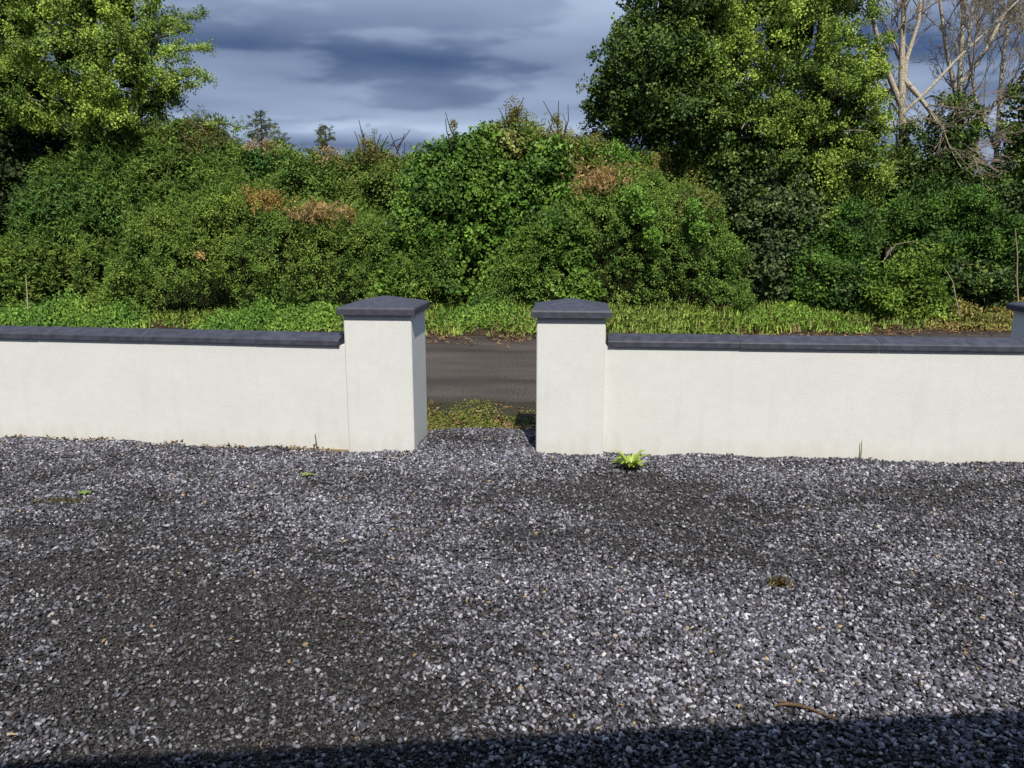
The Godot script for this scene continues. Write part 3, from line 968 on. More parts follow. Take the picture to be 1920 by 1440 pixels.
	var cf := thing("conifer_tree", "dark evergreen cut off by the right picture edge", "tree", Vector3(9.38, 0.49, -13.59))
	crown(cf, "foliage", [[Vector3(8.90, 3.51, -13.50), Vector3(0.63, 0.91, 0.63)], [Vector3(8.67, 2.38, -13.33), Vector3(0.7, 0.63, 0.56)], [Vector3(9.29, 1.59, -13.29), Vector3(0.84, 0.98, 0.63)]], 46, ivy, m_gloss, dark_green, [], 0.6)
	# distant conifers over the hedge
	for q in [[Vector3(-14.33, 8.00, -46.00), Vector3(-14.56, 4.42, -46.00), "distant spruce top over the hedge, the taller one nearer the left tree", 1.0], [Vector3(-11.59, 7.78, -50.00), Vector3(-11.76, 4.18, -50.00), "distant spruce top over the hedge, the smaller one nearer the middle", 0.9]]:
		var top: Vector3 = q[0]
		var o := thing("conifer_tree", q[2], "tree", Vector3(top.x, 0.4, top.z), 0.0, "distant spruces over the hedge")
		st = new_st()
		tube(st, [Vector3.ZERO, Vector3(0, (top.y - 0.4) * 0.6, 0), Vector3(0, top.y - 0.4, 0)], 0.154, 0.021, 7)
		part(o, "trunk", st.commit(), m_bark)
		var where := []
		var tints := PackedColorArray()
		var twigs := new_st()
		var y := 0.25
		while y < 6.0:
			for k in 5:
				var a := rng.randf() * TAU
				var out := Vector3(cos(a), 0.1, sin(a))
				var r: float = (0.12 + y * 0.66) * rng.randf_range(0.6, 1.1) * q[3]
				var from := Vector3(0, top.y - 0.4 - y, 0)
				var tip := from + out * r + Vector3(0, 0.2 * r, 0)
				tube(twigs, [from, from + out * r * 0.5 - Vector3(0, 0.06 * r, 0), tip], 0.035, 0.012, 4)
				for n in int(6 + r * 12):
					var p := from.lerp(tip, pow(rng.randf(), 0.7)) + anyway() * 0.13
					put(where, tints, p, out + anyway() * 0.5, rng.randf_range(0.6, 1.0), shade_of(p + top, [Color(0.035, 0.045, 0.022), Color(0.05, 0.062, 0.028)], []))
			y += 0.34
		part(o, "boughs", twigs.commit(), m_twig)
		swarm(o, "needles", spray(0.32, 9, 0.06), m_leaf, where, tints)


func hedges() -> void:
	var box_leaf := tuft(22, 0.09, 0.033, 0.023, 0.75)
	var ivy := tuft(16, 0.11, 0.06, 0.052, 0.45)
	var feather := tuft(20, 0.10, 0.075, 0.02, 0.75)
	var mixed := tuft(18, 0.11, 0.05, 0.032, 0.7)
	var dry := blades(14, 0.18, 0.009, 0.055)
	var orange := Color(0.21, 0.145, 0.062)
	var brown_green := [Color(0.038, 0.07, 0.013), Color(0.062, 0.104, 0.018), Color(0.098, 0.135, 0.026)]
	var yew := [Color(0.038, 0.07, 0.014), Color(0.062, 0.102, 0.019), Color(0.092, 0.135, 0.024)]
	var bright := [Color(0.02, 0.046, 0.009), Color(0.042, 0.088, 0.012), Color(0.08, 0.14, 0.02)]
	var small := [Color(0.036, 0.07, 0.014), Color(0.058, 0.102, 0.018), Color(0.09, 0.136, 0.025)]
	var olive := [Color(0.06, 0.07, 0.018), Color(0.10, 0.10, 0.027), Color(0.085, 0.12, 0.022)]

	hedge("conifer_hedge", "dark feathery evergreen hedge at the left, under the bright tree", [Vector3(-11.00, 1.08, 12.75), Vector3(-9.38, 1.17, 12.71), Vector3(-8.43, 1.34, 12.62), Vector3(-7.86, 2.17, 12.57), Vector3(-7.46, 2.66, 12.57), Vector3(-6.90, 2.98, 12.52), Vector3(-5.95, 3.05, 12.48), Vector3(-5.18, 3.32, 12.48), Vector3(-4.75, 3.17, 12.48), Vector3(-4.50, 2.65, 12.48), Vector3(-4.31, 1.76, 12.48)], 2.4, 95, feather, m_leaf, yew, [[Vector3(-4.88, 3.09, -12.48), Vector3(0.63, 0.49, 1.05), Color(0.075, 0.07, 0.025)], [Vector3(-7.61, 1.92, -12.52), Vector3(1.75, 0.56, 1.4), Color(0.05, 0.1, 0.022)]], 0.3, 0.62, -0.1)
	hedge("grown_out_hedge", "loose hedge at the back with twiggy olive top, between the two distant spruces", [Vector3(-5.20, 2.46, 13.15), Vector3(-4.71, 2.83, 13.11), Vector3(-4.17, 2.94, 13.07), Vector3(-3.75, 2.75, 13.07), Vector3(-3.51, 2.58, 13.07), Vector3(-3.12, 2.74, 13.02), Vector3(-2.68, 2.85, 12.98), Vector3(-1.90, 2.76, 12.93), Vector3(-1.38, 2.69, 12.93), Vector3(-0.86, 2.61, 12.93)], 2.0, 85, mixed, m_leaf, [Color(0.035, 0.065, 0.012), Color(0.06, 0.10, 0.018), Color(0.085, 0.11, 0.024)], [[Vector3(-4.26, 2.89, -13.07), Vector3(0.49, 0.245, 1.05), Color(0.16, 0.11, 0.065)], [Vector3(-3.03, 2.83, -13.07), Vector3(0.35, 0.25, 1.0), Color(0.16, 0.11, 0.065)], [Vector3(-2.33, 2.73, -12.93), Vector3(0.7, 0.245, 1.05), Color(0.075, 0.075, 0.02)], [Vector3(-4.28, 2.54, -13.07), Vector3(0.63, 0.28, 1.05), Color(0.03, 0.075, 0.016)]], 0.28)
	hedge("clipped_hedge", "low brownish-green clipped hedge with a rusty dry patch, behind the left wall", [Vector3(-6.62, 0.44, 12.10), Vector3(-6.14, 1.43, 12.10), Vector3(-5.53, 1.95, 12.05), Vector3(-4.86, 2.15, 12.05), Vector3(-4.11, 2.18, 12.00), Vector3(-3.55, 1.98, 11.95), Vector3(-2.75, 1.87, 11.95), Vector3(-2.10, 1.79, 11.91), Vector3(-1.62, 1.67, 11.95), Vector3(-0.90, 1.51, 12.05)], 2.3, 120, box_leaf, m_leaf, brown_green, [[Vector3(-2.91, 1.76, -11.95), Vector3(0.525, 0.224, 0.84), orange], [Vector3(-4.83, 1.11, -11.95), Vector3(0.14, 0.126, 0.42), orange], [Vector3(-3.74, 1.99, -12.05), Vector3(0.56, 0.245, 1.05), Color(0.15, 0.10, 0.03)], [Vector3(-4.37, 2.02, -12.00), Vector3(0.245, 0.105, 0.56), Color(0.13, 0.2, 0.03)]], 0.26, 0.55, 0.2)
	hedge("ivy_hedge", "tall hedge of bright glossy ivy behind the left gate pillar", [Vector3(-2.15, 0.62, 12.00), Vector3(-1.83, 1.75, 12.00), Vector3(-1.45, 2.46, 12.05), Vector3(-1.20, 2.81, 12.05), Vector3(-0.80, 2.96, 12.05), Vector3(-0.24, 3.00, 12.05), Vector3(0.40, 2.92, 12.05), Vector3(0.80, 2.61, 12.00), Vector3(1.09, 1.91, 12.00), Vector3(1.24, 0.78, 12.00)], 2.4, 85, ivy, m_gloss, bright, [[Vector3(0.00, 2.93, -12.10), Vector3(0.42, 0.35, 0.84), Color(0.09, 0.10, 0.025)]], 0.33, 0.6)
	hedge("clipped_hedge", "wide dark green small-leaved hedge behind the right gate pillar, rusty patch above", [Vector3(-0.49, 0.34, 11.86), Vector3(-0.24, 1.19, 11.86), Vector3(0.20, 1.71, 11.86), Vector3(0.72, 2.18, 11.91), Vector3(1.20, 2.37, 11.91), Vector3(1.91, 2.49, 11.91), Vector3(2.55, 2.33, 11.91), Vector3(3.08, 2.14, 11.91), Vector3(3.45, 1.59, 11.95), Vector3(3.74, 0.45, 12.00)], 2.6, 120, box_leaf, m_leaf, small, [[Vector3(1.29, 2.30, -12.00), Vector3(0.525, 0.294, 0.98), orange], [Vector3(2.19, 2.54, -12.15), Vector3(0.63, 0.21, 0.98), Color(0.12, 0.10, 0.03)], [Vector3(2.92, 1.95, -12.00), Vector3(0.42, 0.28, 0.84), Color(0.085, 0.10, 0.026)]], 0.3, 0.55, 0.2)
	hedge("grown_out_hedge", "straggly olive-green hedge top with upright shoots, left of the ivy-clad tree", [Vector3(-0.85, 2.67, 12.75), Vector3(-0.51, 3.00, 12.71), Vector3(-0.08, 3.19, 12.66), Vector3(0.21, 3.21, 12.66), Vector3(0.67, 3.06, 12.62), Vector3(1.17, 2.89, 12.62), Vector3(1.68, 2.78, 12.62), Vector3(2.44, 2.74, 12.62), Vector3(2.95, 2.58, 12.62), Vector3(3.32, 1.93, 12.62)], 1.8, 85, mixed, m_leaf, olive, [[Vector3(1.67, 2.69, -12.52), Vector3(0.63, 0.245, 1.05), Color(0.06, 0.13, 0.018)]], 0.25)
	# ivy runners in the right-hand hedge
	var runner := thing("ivy_runner", "strand of bright ivy climbing through the dark hedge right of the pillar", "plant", Vector3(2.02, 1.19, -11.81))
	var where := []
	var tints := PackedColorArray()
	for q in [[Vector3(1.79, 1.98, -11.83), 0.20, 28], [Vector3(2.00, 1.75, -11.81), 0.17, 28], [Vector3(2.13, 1.43, -11.78), 0.15, 19], [Vector3(2.73, 1.79, -11.86), 0.15, 19], [Vector3(2.82, 1.51, -11.83), 0.13, 15]]:
		for i in q[2]:
			put(where, tints, q[0] + anyway() * q[1] * rng.randf() - runner.position, Vector3(0, 0.5, 1) + anyway() * 0.5, rng.randf_range(0.6, 1.0), shade_of(q[0], [Color(0.04, 0.085, 0.012), Color(0.065, 0.13, 0.017)], []))
	swarm(runner, "ivy_leaves", ivy, m_gloss, where, tints)
	# upright shoots and dry twigs on top
	var shoots := thing("hedge_shoots", "thin bare shoots standing up out of the hedge tops", "twigs", Vector3(-2.23, 2.69, -12.89))
	var st := new_st()
	for q in [[Vector3(-2.37, 2.73, -12.89), Vector3(-2.41, 3.10, -12.89)], [Vector3(-2.32, 2.73, -12.89), Vector3(-2.25, 3.05, -12.89)], [Vector3(-2.13, 2.73, -12.89), Vector3(-2.09, 2.98, -12.89)], [Vector3(-1.93, 2.73, -12.89), Vector3(-1.79, 3.10, -12.89)], [Vector3(-1.87, 2.73, -12.89), Vector3(-1.88, 2.92, -12.89)], [Vector3(-0.90, 2.85, -12.24), Vector3(-0.86, 3.21, -12.24)], [Vector3(0.75, 3.02, -12.57), Vector3(0.71, 3.41, -12.57)], [Vector3(0.67, 3.02, -12.57), Vector3(0.58, 3.34, -12.57)], [Vector3(0.04, 3.06, -12.62), Vector3(0.05, 3.45, -12.62)], [Vector3(-0.04, 3.06, -12.62), Vector3(-0.08, 3.34, -12.62)], [Vector3(0.12, 3.06, -12.62), Vector3(0.21, 3.29, -12.62)]]:
		for k in 3:
			var a: Vector3 = q[0] + anyway() * 0.1 - shoots.position
			var e: Vector3 = q[1] + anyway() * 0.16 - shoots.position
			tube(st, [a, (a + e) / 2 + anyway() * 0.04, e], 0.012, 0.005, 4)
	part(shoots, "shoots", st.commit(), m_bark).set_meta("kind", "stuff")
	where = []
	tints = PackedColorArray()
	for q in [[Vector3(0.04, 3.26, -12.62), 0.28, 60], [Vector3(-0.89, 3.05, -12.19), 0.16, 12], [Vector3(0.71, 3.18, -12.57), 0.2, 22], [Vector3(-2.31, 2.85, -12.89), 0.3, 30]]:
		for i in q[2]: put(where, tints, q[0] + anyway() * q[1] * Vector3(0.6, 1, 0.6) * rng.randf() - shoots.position, Vector3.UP + anyway() * 0.5, rng.randf_range(0.4, 0.7), shade_of(q[0], [Color(0.08, 0.08, 0.02), Color(0.12, 0.11, 0.03)], []))
	swarm(shoots, "shoot_leaves", mixed, m_leaf, where, tints)
	# dry stalks in the rusty patches
	var stalks := thing("dry_twigs", "rusty dry twigs sticking out of the two browned hedge patches", "twigs", Vector3(-2.90, 1.75, -11.91))
	where = []
	tints = PackedColorArray()
	for q in [[Vector3(-2.93, 1.76, -12.03), Vector3(0.62, 0.17, 0.21), 95], [Vector3(1.29, 2.30, -12.03), Vector3(0.62, 0.27, 0.21), 120]]:
		for i in q[2]: put(where, tints, q[0] + anyway() * q[1] * pow(rng.randf(), 0.5) - stalks.position, Vector3(0, 0.35, 0.75) + anyway() * 0.9, rng.randf_range(0.3, 0.75), Color(0.58, 0.40, 0.19) * rng.randf_range(0.4, 1.25))
	swarm(stalks, "stalks", dry, m_blade, where, tints)

	# brambles and shrubs under the trees at the right
	var lush := [Color(0.016, 0.036, 0.009), Color(0.032, 0.072, 0.012), Color(0.062, 0.118, 0.017)]
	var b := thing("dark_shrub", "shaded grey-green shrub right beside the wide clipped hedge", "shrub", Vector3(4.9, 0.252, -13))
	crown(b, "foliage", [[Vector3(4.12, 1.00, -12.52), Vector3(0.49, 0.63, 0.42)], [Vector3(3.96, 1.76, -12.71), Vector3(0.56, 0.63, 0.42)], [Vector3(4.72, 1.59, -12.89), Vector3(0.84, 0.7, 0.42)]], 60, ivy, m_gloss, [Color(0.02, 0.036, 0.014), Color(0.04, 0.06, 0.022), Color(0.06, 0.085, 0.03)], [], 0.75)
	b = thing("bramble_bush", "lush green bramble mound below the yellow-green tree", "bush", Vector3(5.53, 0.252, -12.5))
	crown(b, "leaves", [[Vector3(4.83, 0.72, -12.29), Vector3(0.525, 0.525, 0.42)], [Vector3(5.41, 0.60, -12.24), Vector3(0.49, 0.385, 0.385)], [Vector3(5.53, 1.51, -12.71), Vector3(0.56, 0.49, 0.42)], [Vector3(5.16, 1.17, -12.57), Vector3(0.49, 0.42, 0.35)]], 62, mixed, m_leaf, lush, [], 0.7)
	b = thing("bramble_bush", "yellow-green bramble mound right of the lush one, nearest the lane", "bush", Vector3(6.44, 0.252, -12.2))
	crown(b, "leaves", [[Vector3(6.17, 0.65, -12.10), Vector3(0.455, 0.455, 0.35)], [Vector3(5.73, 0.45, -12.00), Vector3(0.35, 0.245, 0.28)], [Vector3(6.49, 0.37, -12.00), Vector3(0.315, 0.21, 0.28)]], 66, mixed, m_leaf, [Color(0.035, 0.065, 0.011), Color(0.068, 0.112, 0.016), Color(0.115, 0.17, 0.024)], [], 0.7)
	b = thing("elder_bush", "leafy green bush under the bare trees at the right", "bush", Vector3(7.42, 0.252, -13.3))
	crown(b, "leaves", [[Vector3(6.65, 1.59, -12.89), Vector3(0.63, 0.525, 0.42)], [Vector3(7.24, 1.76, -12.89), Vector3(0.63, 0.49, 0.42)], [Vector3(7.71, 1.34, -12.71), Vector3(0.525, 0.63, 0.42)], [Vector3(6.93, 0.91, -12.62), Vector3(0.665, 0.56, 0.35)]], 58, mixed, m_leaf, lush, [], 0.68)
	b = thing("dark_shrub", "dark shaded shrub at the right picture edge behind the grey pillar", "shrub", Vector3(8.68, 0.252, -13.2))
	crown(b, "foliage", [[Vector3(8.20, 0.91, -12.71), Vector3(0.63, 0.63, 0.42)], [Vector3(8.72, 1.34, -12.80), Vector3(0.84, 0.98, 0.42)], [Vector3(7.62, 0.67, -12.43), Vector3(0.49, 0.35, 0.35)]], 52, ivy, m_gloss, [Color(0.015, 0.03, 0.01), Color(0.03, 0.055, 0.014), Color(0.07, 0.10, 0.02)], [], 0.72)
	hedge("wood_edge", "dark undergrowth of the wood behind the trees at the right", [Vector3(2.73, 2.46, 14.52), Vector3(4.26, 2.92, 14.52), Vector3(6.26, 2.75, 14.64), Vector3(7.81, 2.37, 14.71), Vector3(9.28, 2.47, 14.71), Vector3(11.17, 2.94, 14.71), Vector3(13.17, 2.75, 14.71)], 2.0, 40, ivy, m_gloss, [Color(0.015, 0.028, 0.009), Color(0.03, 0.048, 0.014), Color(0.06, 0.065, 0.025)], [], 0.5)
	hedge("wood_edge", "dark undergrowth behind the bright tree at the left", [Vector3(-13.02, 3.66, 14.52), Vector3(-11.06, 3.93, 14.52), Vector3(-9.18, 3.75, 14.52), Vector3(-7.77, 3.48, 14.52), Vector3(-6.37, 3.11, 14.52), Vector3(-5.26, 2.46, 14.52)], 2.0, 40, ivy, m_gloss, [Color(0.015, 0.028, 0.009), Color(0.03, 0.048, 0.014)], [], 0.5)
	# thin dead stem at the far right, and pale branches lying in the brambles
	for q in [[[Vector3(7.96, 0.20, -12.05), Vector3(7.85, 0.78, -12.05), Vector3(7.82, 1.10, -12.05), Vector3(7.73, 1.51, -12.05)], "thin pale dead stem standing just left of the right picture edge", 0.014], [[Vector3(5.86, 1.01, -12.29), Vector3(6.04, 1.28, -12.29), Vector3(6.33, 1.33, -12.29), Vector3(6.64, 1.18, -12.38)], "bowed pale branch across the shadows between the bramble mounds", 0.007], [[Vector3(6.89, 0.22, -11.81), Vector3(6.83, 0.47, -11.86), Vector3(6.79, 0.71, -11.91), Vector3(6.70, 0.94, -12.05)], "dead grey stalk leaning beside the dry grass at the right", 0.010], [[Vector3(-7.53, 0.29, -11.95), Vector3(-7.57, 0.57, -12.05), Vector3(-7.62, 0.81, -12.15)], "short dead stake at the foot of the feathery hedge, far left", 0.012]]:
		var o := thing("dead_branch", q[1], "branch", q[0][0])
		st = new_st()
		var pts := []
		for p in q[0]: pts.append(p - o.position)
		tube(st, pts, q[2], q[2] * 0.5, 6)
		part(o, "wood", st.commit(), m_twig)


func verge() -> void:
	var grass := blades(12, 0.13, 0.012, 0.07)
	var herb := tuft(12, 0.10, 0.06, 0.042, 0.6)
	var where := []
	var tints := PackedColorArray()
	for i in 17000:
		var x := rng.randf_range(-11, 10.5)
		var d := road_far(x) + 0.1 + 2.1 * pow(rng.randf(), 0.8)
		var cover := 0.25 + 0.9 * lumps.get_noise_2d(x * 1.1, d * 1.5) + 0.45 * smoothstep(0.0, 1.0, d - road_far(x)) + (0.3 if x > 1.1 and x < 6.5 else 0.0)
		if rng.randf() > cover: continue
		var k := rng.randf_range(0.7, 1.3)
		var c := Color(0.14, 0.22, 0.033).lerp(Color(0.25, 0.34, 0.055), clampf(0.5 + lumps.get_noise_2d(x, d), 0, 1))
		if rng.randf() < 0.12 or x > 6.4 and rng.randf() < 0.6: c = Color(0.2, 0.14, 0.06)
		put(where, tints, Vector3(x, land(x, d), -d), Vector3.UP + anyway() * 0.25, rng.randf_range(0.5, 1.05) * (1.25 if x > 1.1 else 1.0), Color(c.r * k, c.g * k, c.b * k))
	tag(swarm(self, "verge_grass", grass, m_blade, where, tints), "short bright grass along the far side of the lane", "", "", "stuff")
	where = []
	tints = PackedColorArray()
	for i in 7000:
		var x := rng.randf_range(-11, 10.5)
		var d := road_far(x) + 0.2 + 1.9 * rng.randf()
		if rng.randf() > 0.55 + 0.8 * lumps.get_noise_2d(x * 1.4 + 9.0, d * 1.8) + (0.3 if x > 1.0 and x < 6.0 else 0.0): continue
		var k := rng.randf_range(0.6, 1.25)
		var c := Color(0.13, 0.215, 0.033).lerp(Color(0.24, 0.335, 0.055), clampf(0.5 + lumps.get_noise_2d(x * 1.5, d + 3.0), 0, 1))
		if x > 6.2 and rng.randf() < 0.5: c = Color(0.17, 0.14, 0.06)
		put(where, tints, Vector3(x, land(x, d) + 0.03, -d), Vector3.UP + anyway() * 0.4, rng.randf_range(0.5, 0.95), Color(c.r * k, c.g * k, c.b * k))
	tag(swarm(self, "ground_herbs", herb, m_leaf, where, tints), "low leafy ground cover on the bank beyond the lane", "", "", "stuff")
	# dead leaves along the far edge of the lane and by the gate
	where = []
	tints = PackedColorArray()
	var v := PackedVector3Array()
	var n := PackedVector3Array()
	var cc := PackedColorArray()
	for i in 5: leaf(v, n, cc, anyway() * Vector3(0.06, 0.005, 0.06), Vector3(rng.randfn(), 0.1, rng.randfn()).normalized(), Vector3.UP + anyway() * 0.35, 0.042, 0.024, rng.randf_range(0.7, 1.2), 0.2)
	var litter := from_arrays(v, n, cc)
	for i in 5200:
		var x := rng.randf_range(-11, 9.5)
		var d := road_far(x) + rng.randfn() * 0.25 + 0.15
		if i % 8 == 0:
			x = rng.randf_range(-2.0, 1.4)
			d = rng.randf_range(5.7, 6.75)
		if lumps.get_noise_2d(x * 1.3, d + 20.0) < -0.15: continue
		var c: Color = [Color(0.16, 0.075, 0.03), Color(0.24, 0.13, 0.055), Color(0.09, 0.05, 0.025), Color(0.34, 0.24, 0.12)][rng.randi() % 4]
		put(where, tints, Vector3(x, land(x, d) + 0.015, -d), Vector3.UP + anyway() * 0.3, rng.randf_range(0.5, 1.1), c * rng.randf_range(0.7, 1.2))
	tag(swarm(self, "leaf_litter", litter, m_blade, where, tints), "brown dead leaves lying along both edges of the lane", "", "", "stuff")
	# moss and weeds in the gate opening
	where = []
	tints = PackedColorArray()
	for i in 9000:
		var x := rng.randf_range(-2.6, 2.1)
		var d := 5.72 + 1.05 * rng.randf()
		var cover := 0.5 + 1.1 * lumps.get_noise_2d(x * 2.4, d * 2.4 + 5.0) + 0.3 * bump(x, d, Vector2(-0.5, 6.2), 0.35, 0.4)
		if d > 6.4: cover -= (d - 6.4) * 1.4
		if rng.randf() > cover: continue
		var c := Color(0.13, 0.16, 0.03).lerp(Color(0.28, 0.29, 0.07), rng.randf()) * rng.randf_range(0.6, 1.2)
		put(where, tints, Vector3(x, land(x, d) + 0.005, -d), Vector3.UP + anyway() * 0.5, rng.randf_range(0.16, 0.38), c)
	tag(swarm(self, "moss", herb, m_leaf, where, tints), "moss and tiny weeds on the ground inside the gate opening", "", "", "stuff")

	# clumps of nettles and other herbs
	var nettle := tuft(14, 0.095, 0.06, 0.036, 0.5)
	var green := [Color(0.042, 0.088, 0.016), Color(0.068, 0.13, 0.022), Color(0.108, 0.175, 0.03)]
	for q in [
		["nettle_patch", "bright green nettle patch at the left picture edge below the feathery hedge", -8.4, -5.7, 12.0, 0.46, green, 900],
		["nettle_patch", "bright green nettle patch left of the left pillar, below the brownish hedge", -4.75, -2.5, 11.75, 0.34, green, 760],
		["nettle_patch", "small nettle patch in the gap between the two gate pillars", -1.15, 0.25, 11.6, 0.24, green, 260],
		["herb_patch", "low bright herb patch on the verge right of the right pillar", 1.15, 3.3, 11.45, 0.10, [Color(0.055, 0.085, 0.018), Color(0.09, 0.13, 0.024), Color(0.125, 0.175, 0.033)], 620],
		["herb_patch", "taller glowing green herb patch before the bramble mounds", 3.3, 5.3, 11.75, 0.18, [Color(0.055, 0.098, 0.016), Color(0.09, 0.15, 0.022), Color(0.13, 0.20, 0.032)], 760],
		["herb_patch", "dull olive herb patch with dry stems at the far right of the verge", 6.2, 8.8, 12.0, 0.28, [Color(0.06, 0.08, 0.02), Color(0.12, 0.11, 0.03), Color(0.17, 0.13, 0.05)], 620]]:
		var xm: float = (q[2] + q[3]) / 2.0
		var o := thing(q[0], q[1], "plants", Vector3(xm, land(xm, q[4]), -q[4]))
		where = []
		tints = PackedColorArray()
		for i in q[7]:
			var u := rng.randf_range(-1, 1)
			var x: float = xm + u * (q[3] - q[2]) / 2.0
			var d: float = q[4] + rng.randf_range(-0.42, 0.42)
			var h: float = q[5] * (1.0 - pow(absf(u), 4.0)) * (0.72 + 0.8 * lumps.get_noise_2d(x * 2.2, 60.0)) * clampf(1.0 - pow((d - q[4] - 0.15) / 0.65, 2.0), 0.2, 1.0)
			var p := Vector3(x, land(x, d) + h * pow(rng.randf(), 0.6), -d)
			put(where, tints, p - o.position, Vector3(0, 1, 0.35) + anyway() * 0.4, rng.randf_range(0.6, 1.15), shade_of(p, q[6], []))
		swarm(o, "leaves", nettle, m_leaf, where, tints)


func weed(called: String, label: String, at: Vector2, leaves: int, long: float, wide: float, colors: Array, up: float, category := "weed") -> void:
	var o := thing(called, label, category, Vector3(at.x, land(at.x, at.y), -at.y))
	for i in leaves:
		var a := TAU * i / leaves + rng.randf_range(-0.25, 0.25)
		var out := Vector3(cos(a), 0, sin(a))
		var l := long * rng.randf_range(0.6, 1.15)
		var rise := up * rng.randf_range(0.6, 1.4)
		var st := new_st()
		var steps := 6
		var prev := []
		for k in steps + 1:
			var t := float(k) / steps
			var c := out * l * t + Vector3.UP * (0.01 + l * rise * t * (1.25 - t * 0.75))
			var hw := wide * 0.5 * (0.25 + 1.3 * sin(PI * pow(t, 0.8) * 0.97)) * (1.0 if k % 2 == 0 else 0.62)
			if k == steps: hw = 0.001
			var s := out.cross(Vector3.UP) * hw
			var now := [c + s + Vector3.UP * hw * 0.5, c, c - s + Vector3.UP * hw * 0.5]
			if k > 0:
				for j in 2:
					tri(st, prev[j], prev[j + 1], now[j + 1], Vector3.UP)
					tri(st, prev[j], now[j + 1], now[j], Vector3.UP)
			prev = now
		var m := m_blade_of(colors[i % colors.size()])
		part(o, "leaf", st.commit(), m)

var blade_mats := {}
func m_blade_of(c: Color) -> StandardMaterial3D:
	if not blade_mats.has(c):
		var m := plain(c.linear_to_srgb(), 0.5)
		m.backlight_enabled = true
		m.backlight = Color(0.45, 0.5, 0.25)
		blade_mats[c] = m
	return blade_mats[c]


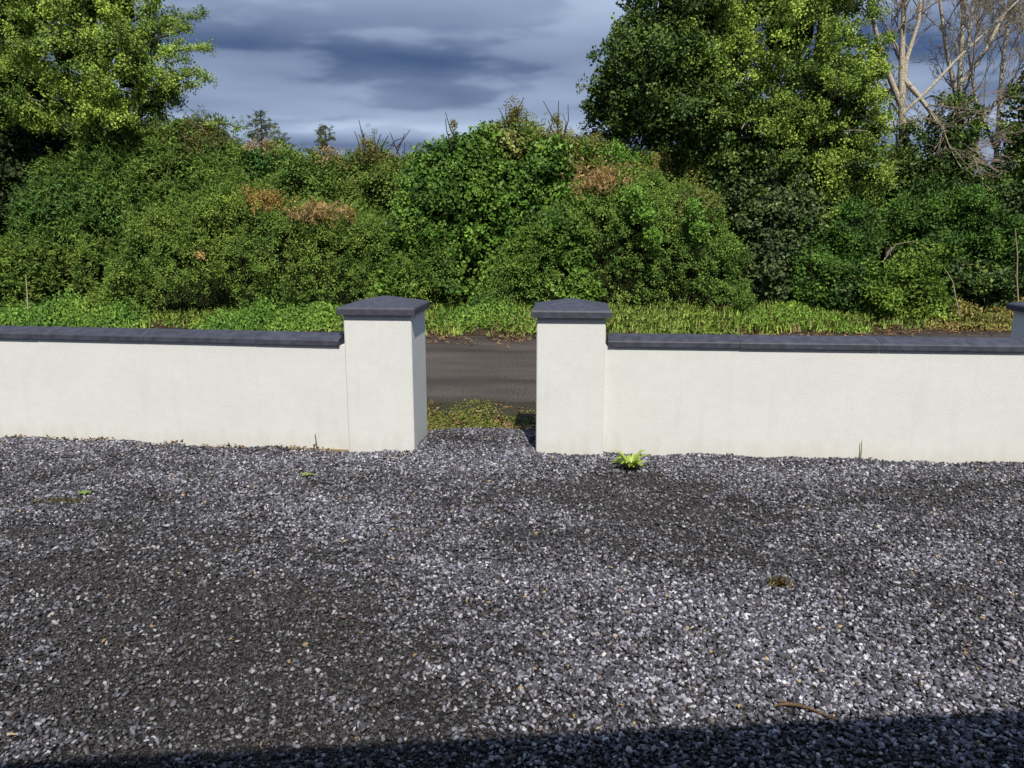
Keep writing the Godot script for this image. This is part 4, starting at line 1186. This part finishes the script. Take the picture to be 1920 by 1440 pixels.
func small_things() -> void:
	weed("dandelion_weed", "yellow-green weed rosette in the gravel at the foot of the right pillar", Vector2(0.77, 4.78), 30, 0.125, 0.023, [Color(0.24, 0.32, 0.04), Color(0.30, 0.38, 0.055), Color(0.19, 0.27, 0.03)], 1.15)
	weed("small_weed", "small green seedling in the gravel near the left pillar", Vector2(-1.29, 4.62), 6, 0.055, 0.018, [Color(0.16, 0.22, 0.05), Color(0.2, 0.22, 0.07)], 0.5)
	weed("small_weed", "tiny green weed in the gravel at the far left", Vector2(-2.50, 4.28), 5, 0.05, 0.018, [Color(0.14, 0.23, 0.03)], 0.6)
	# withered tuft on the gravel
	var at := Vector2(1.18, 3.14)
	var o := thing("withered_tuft", "withered yellowish grass tuft lying on the gravel at the right", "weed", Vector3(at.x, land(at.x, at.y), -at.y))
	var where := []
	var tints := PackedColorArray()
	var wisp := blades(16, 0.05, 0.004, 0.02)
	for i in 26:
		put(where, tints, Vector3(rng.randfn() * 0.028, 0.006, rng.randfn() * 0.016), Vector3(rng.randfn() * 0.7, 0.7, rng.randfn() * 0.7), rng.randf_range(0.5, 0.95), [Color(0.24, 0.18, 0.06), Color(0.17, 0.17, 0.05), Color(0.2, 0.11, 0.05)][i % 3])
	swarm(o, "blades", wisp, m_blade, where, tints)
	# mossy growth streak at the far left
	at = Vector2(-2.58, 4.18)
	o = thing("moss_streak", "thin olive moss streak on the gravel at the far left", "moss", Vector3(at.x, land(at.x, at.y), -at.y))
	where = []
	tints = PackedColorArray()
	for i in 60:
		put(where, tints, Vector3(rng.randfn() * 0.1, 0.007, rng.randfn() * 0.015), Vector3.UP + anyway() * 0.6, rng.randf_range(0.3, 0.6), Color(0.12, 0.11, 0.03) * rng.randf_range(0.6, 1.2))
	swarm(o, "blades", wisp, m_blade, where, tints)
	# forked stick on the edge of the shade
	var m_stick := plain(lin(0.21, 0.125, 0.06), 0.8)
	m_stick.albedo_texture = mottle(0.03, 61, 0.35, 1.0)
	m_stick.uv1_triplanar = true
	m_stick.uv1_scale = Vector3.ONE * 9.0
	var a := Vector2(0.85, 2.24)
	var f := Vector2(0.91, 2.25)
	var e := Vector2(1.06, 2.17)
	o = thing("forked_stick", "forked brown stick lying on the gravel at the edge of the shade", "stick", Vector3(f.x, land(f.x, f.y), -f.y))
	var st := new_st()
	var to := func(q: Vector2, h: float) -> Vector3: return Vector3(q.x, land(q.x, q.y) + h, -q.y) - o.position
	tube(st, [to.call(f, 0.02), to.call(f.lerp(e, 0.15), 0.025), to.call(f.lerp(e, 0.33) + Vector2(0, 0.006), 0.022), to.call(f.lerp(e, 0.5), 0.019), to.call(f.lerp(e, 0.72) + Vector2(0, -0.007), 0.016), to.call(e, 0.008)], 0.0062, 0.0032, 7)
	part(o, "stem", st.commit(), m_stick)
	st = new_st()
	tube(st, [to.call(f, 0.02), to.call(a.lerp(f, 0.4), 0.024), to.call(a, 0.02)], 0.005, 0.0035, 6)
	part(o, "fork", st.commit(), m_stick)
	st = new_st()
	tube(st, [to.call(f, 0.02), to.call(Vector2(0.87, 2.27), 0.026)], 0.004, 0.0025, 6)
	part(o, "fork", st.commit(), m_stick)
	# twig and stalk against the walls
	var grow := [[Vector2(-1.41, 5.16), [Vector3(0, 0, 0), Vector3(0.03, 0.02, 0.01), Vector3(0.048, 0.055, 0.0), Vector3(0.04, 0.115, -0.01)], 0.006, lin(0.07, 0.055, 0.045), "bent_twig", "bent dark twig standing against the left wall near the pillar"], [Vector2(2.34, 4.96), [Vector3(0, 0, 0), Vector3(0.003, 0.06, 0), Vector3(-0.002, 0.13, 0)], 0.005, lin(0.24, 0.24, 0.06), "grass_stalk", "single thin green stalk standing against the right wall"]]
	for q in grow:
		o = thing(q[4], q[5], "twig" if q[4] == "bent_twig" else "plant", Vector3(q[0].x, land(q[0].x, q[0].y) + 0.005, -q[0].y))
		st = new_st()
		tube(st, q[1], q[2], q[2] * 0.5, 6)
		part(o, "stem", st.commit(), plain(q[3], 0.8))
	# strip of bare footing beside the left pillar, and soil and leaves along the foot of the left wall
	o = thing("footing_edge", "yellowish strip of bare concrete footing at the foot of the left wall by the pillar", "kerb", Vector3(-1.34, 0, -5.182), -atan(0.145))
	st = new_st()
	box(st, Vector3(-0.25, -0.1, 0.002), Vector3(0.2, 0.03, 0.02))
	var m_foot := plain(lin(0.40, 0.30, 0.16), 0.9)
	m_foot.albedo_texture = mottle(0.04, 51, 0.5, 1.0)
	m_foot.uv1_triplanar = true
	m_foot.uv1_scale = Vector3.ONE * 3.0
	part(o, "concrete_edge", st.commit(), m_foot)
	where = []
	tints = PackedColorArray()
	var v := PackedVector3Array()
	var n := PackedVector3Array()
	var cc := PackedColorArray()
	leaf(v, n, cc, Vector3.ZERO, Vector3(1, 0.1, 0), Vector3.UP, 0.03, 0.018, 1.0, 0.25)
	var crumb := from_arrays(v, n, cc)
	for i in 420:
		var x := rng.randf_range(-4.2, -1.2)
		var d := wall_d(x) - absf(rng.randfn()) * 0.03 + 0.01
		if lumps.get_noise_2d(x * 2.5, 88.0) < -0.05: continue
		put(where, tints, Vector3(x, land(x, d) + rng.randf_range(0.008, 0.03), -d), Vector3.UP + anyway() * 0.7, rng.randf_range(0.5, 1.1), [Color(0.19, 0.11, 0.05), Color(0.10, 0.065, 0.035), Color(0.28, 0.19, 0.1)][i % 3])
	tag(swarm(self, "leaf_crumbs", crumb, m_blade, where, tints), "crumbled brown leaves and soil along the foot of the left wall", "", "", "stuff")
	var rd := Vector2(-2.35, 5.36)
	o = thing("dead_leaf", "curled reddish-brown dead leaf against the foot of the left wall", "leaf", Vector3(rd.x, land(rd.x, rd.y) + 0.012, -rd.y))
	for q in [[0.0, 0.05], [2.2, 0.045], [4.1, 0.04]]:
		st = new_st()
		var out := Vector3(cos(q[0]), 0.5, sin(q[0]))
		tri(st, Vector3.ZERO, out * q[1] + Vector3(0, 0, 0.02), out * q[1] * 0.5 + Vector3(0.01, 0.035, 0), Vector3.UP)
		tri(st, Vector3.ZERO, out * q[1] * 0.5 + Vector3(0.01, 0.035, 0), out * q[1] * 0.6 + Vector3(-0.02, 0.01, -0.02), Vector3.UP)
		part(o, "blade", st.commit(), plain(lin(0.13, 0.045, 0.025), 0.7))
	# yellowed leaves scattered on the gravel
	for q in [[Vector2(-1.53, 2.11), "pale tan leaf on the gravel at the bottom left corner"], [Vector2(0.75, 2.26), "small ochre leaf on the gravel left of the forked stick"], [Vector2(2.04, 3.80), "small pale leaf on the gravel below the right wall"]]:
		var y: Vector2 = q[0]
		o = thing("fallen_leaf", q[1], "leaf", Vector3(y.x, land(y.x, y.y) + 0.016, -y.y), rng.randf() * TAU, "fallen leaves on the gravel")
		v = PackedVector3Array()
		n = PackedVector3Array()
		cc = PackedColorArray()
		leaf(v, n, cc, Vector3.ZERO, Vector3(1, 0.15, 0.2).normalized(), Vector3(0.1, 1, 0.3), 0.034, 0.017, 1.0, 0.2)
		part(o, "blade", from_arrays(v, n, cc), m_blade_of(Color(0.42, 0.28, 0.11)))
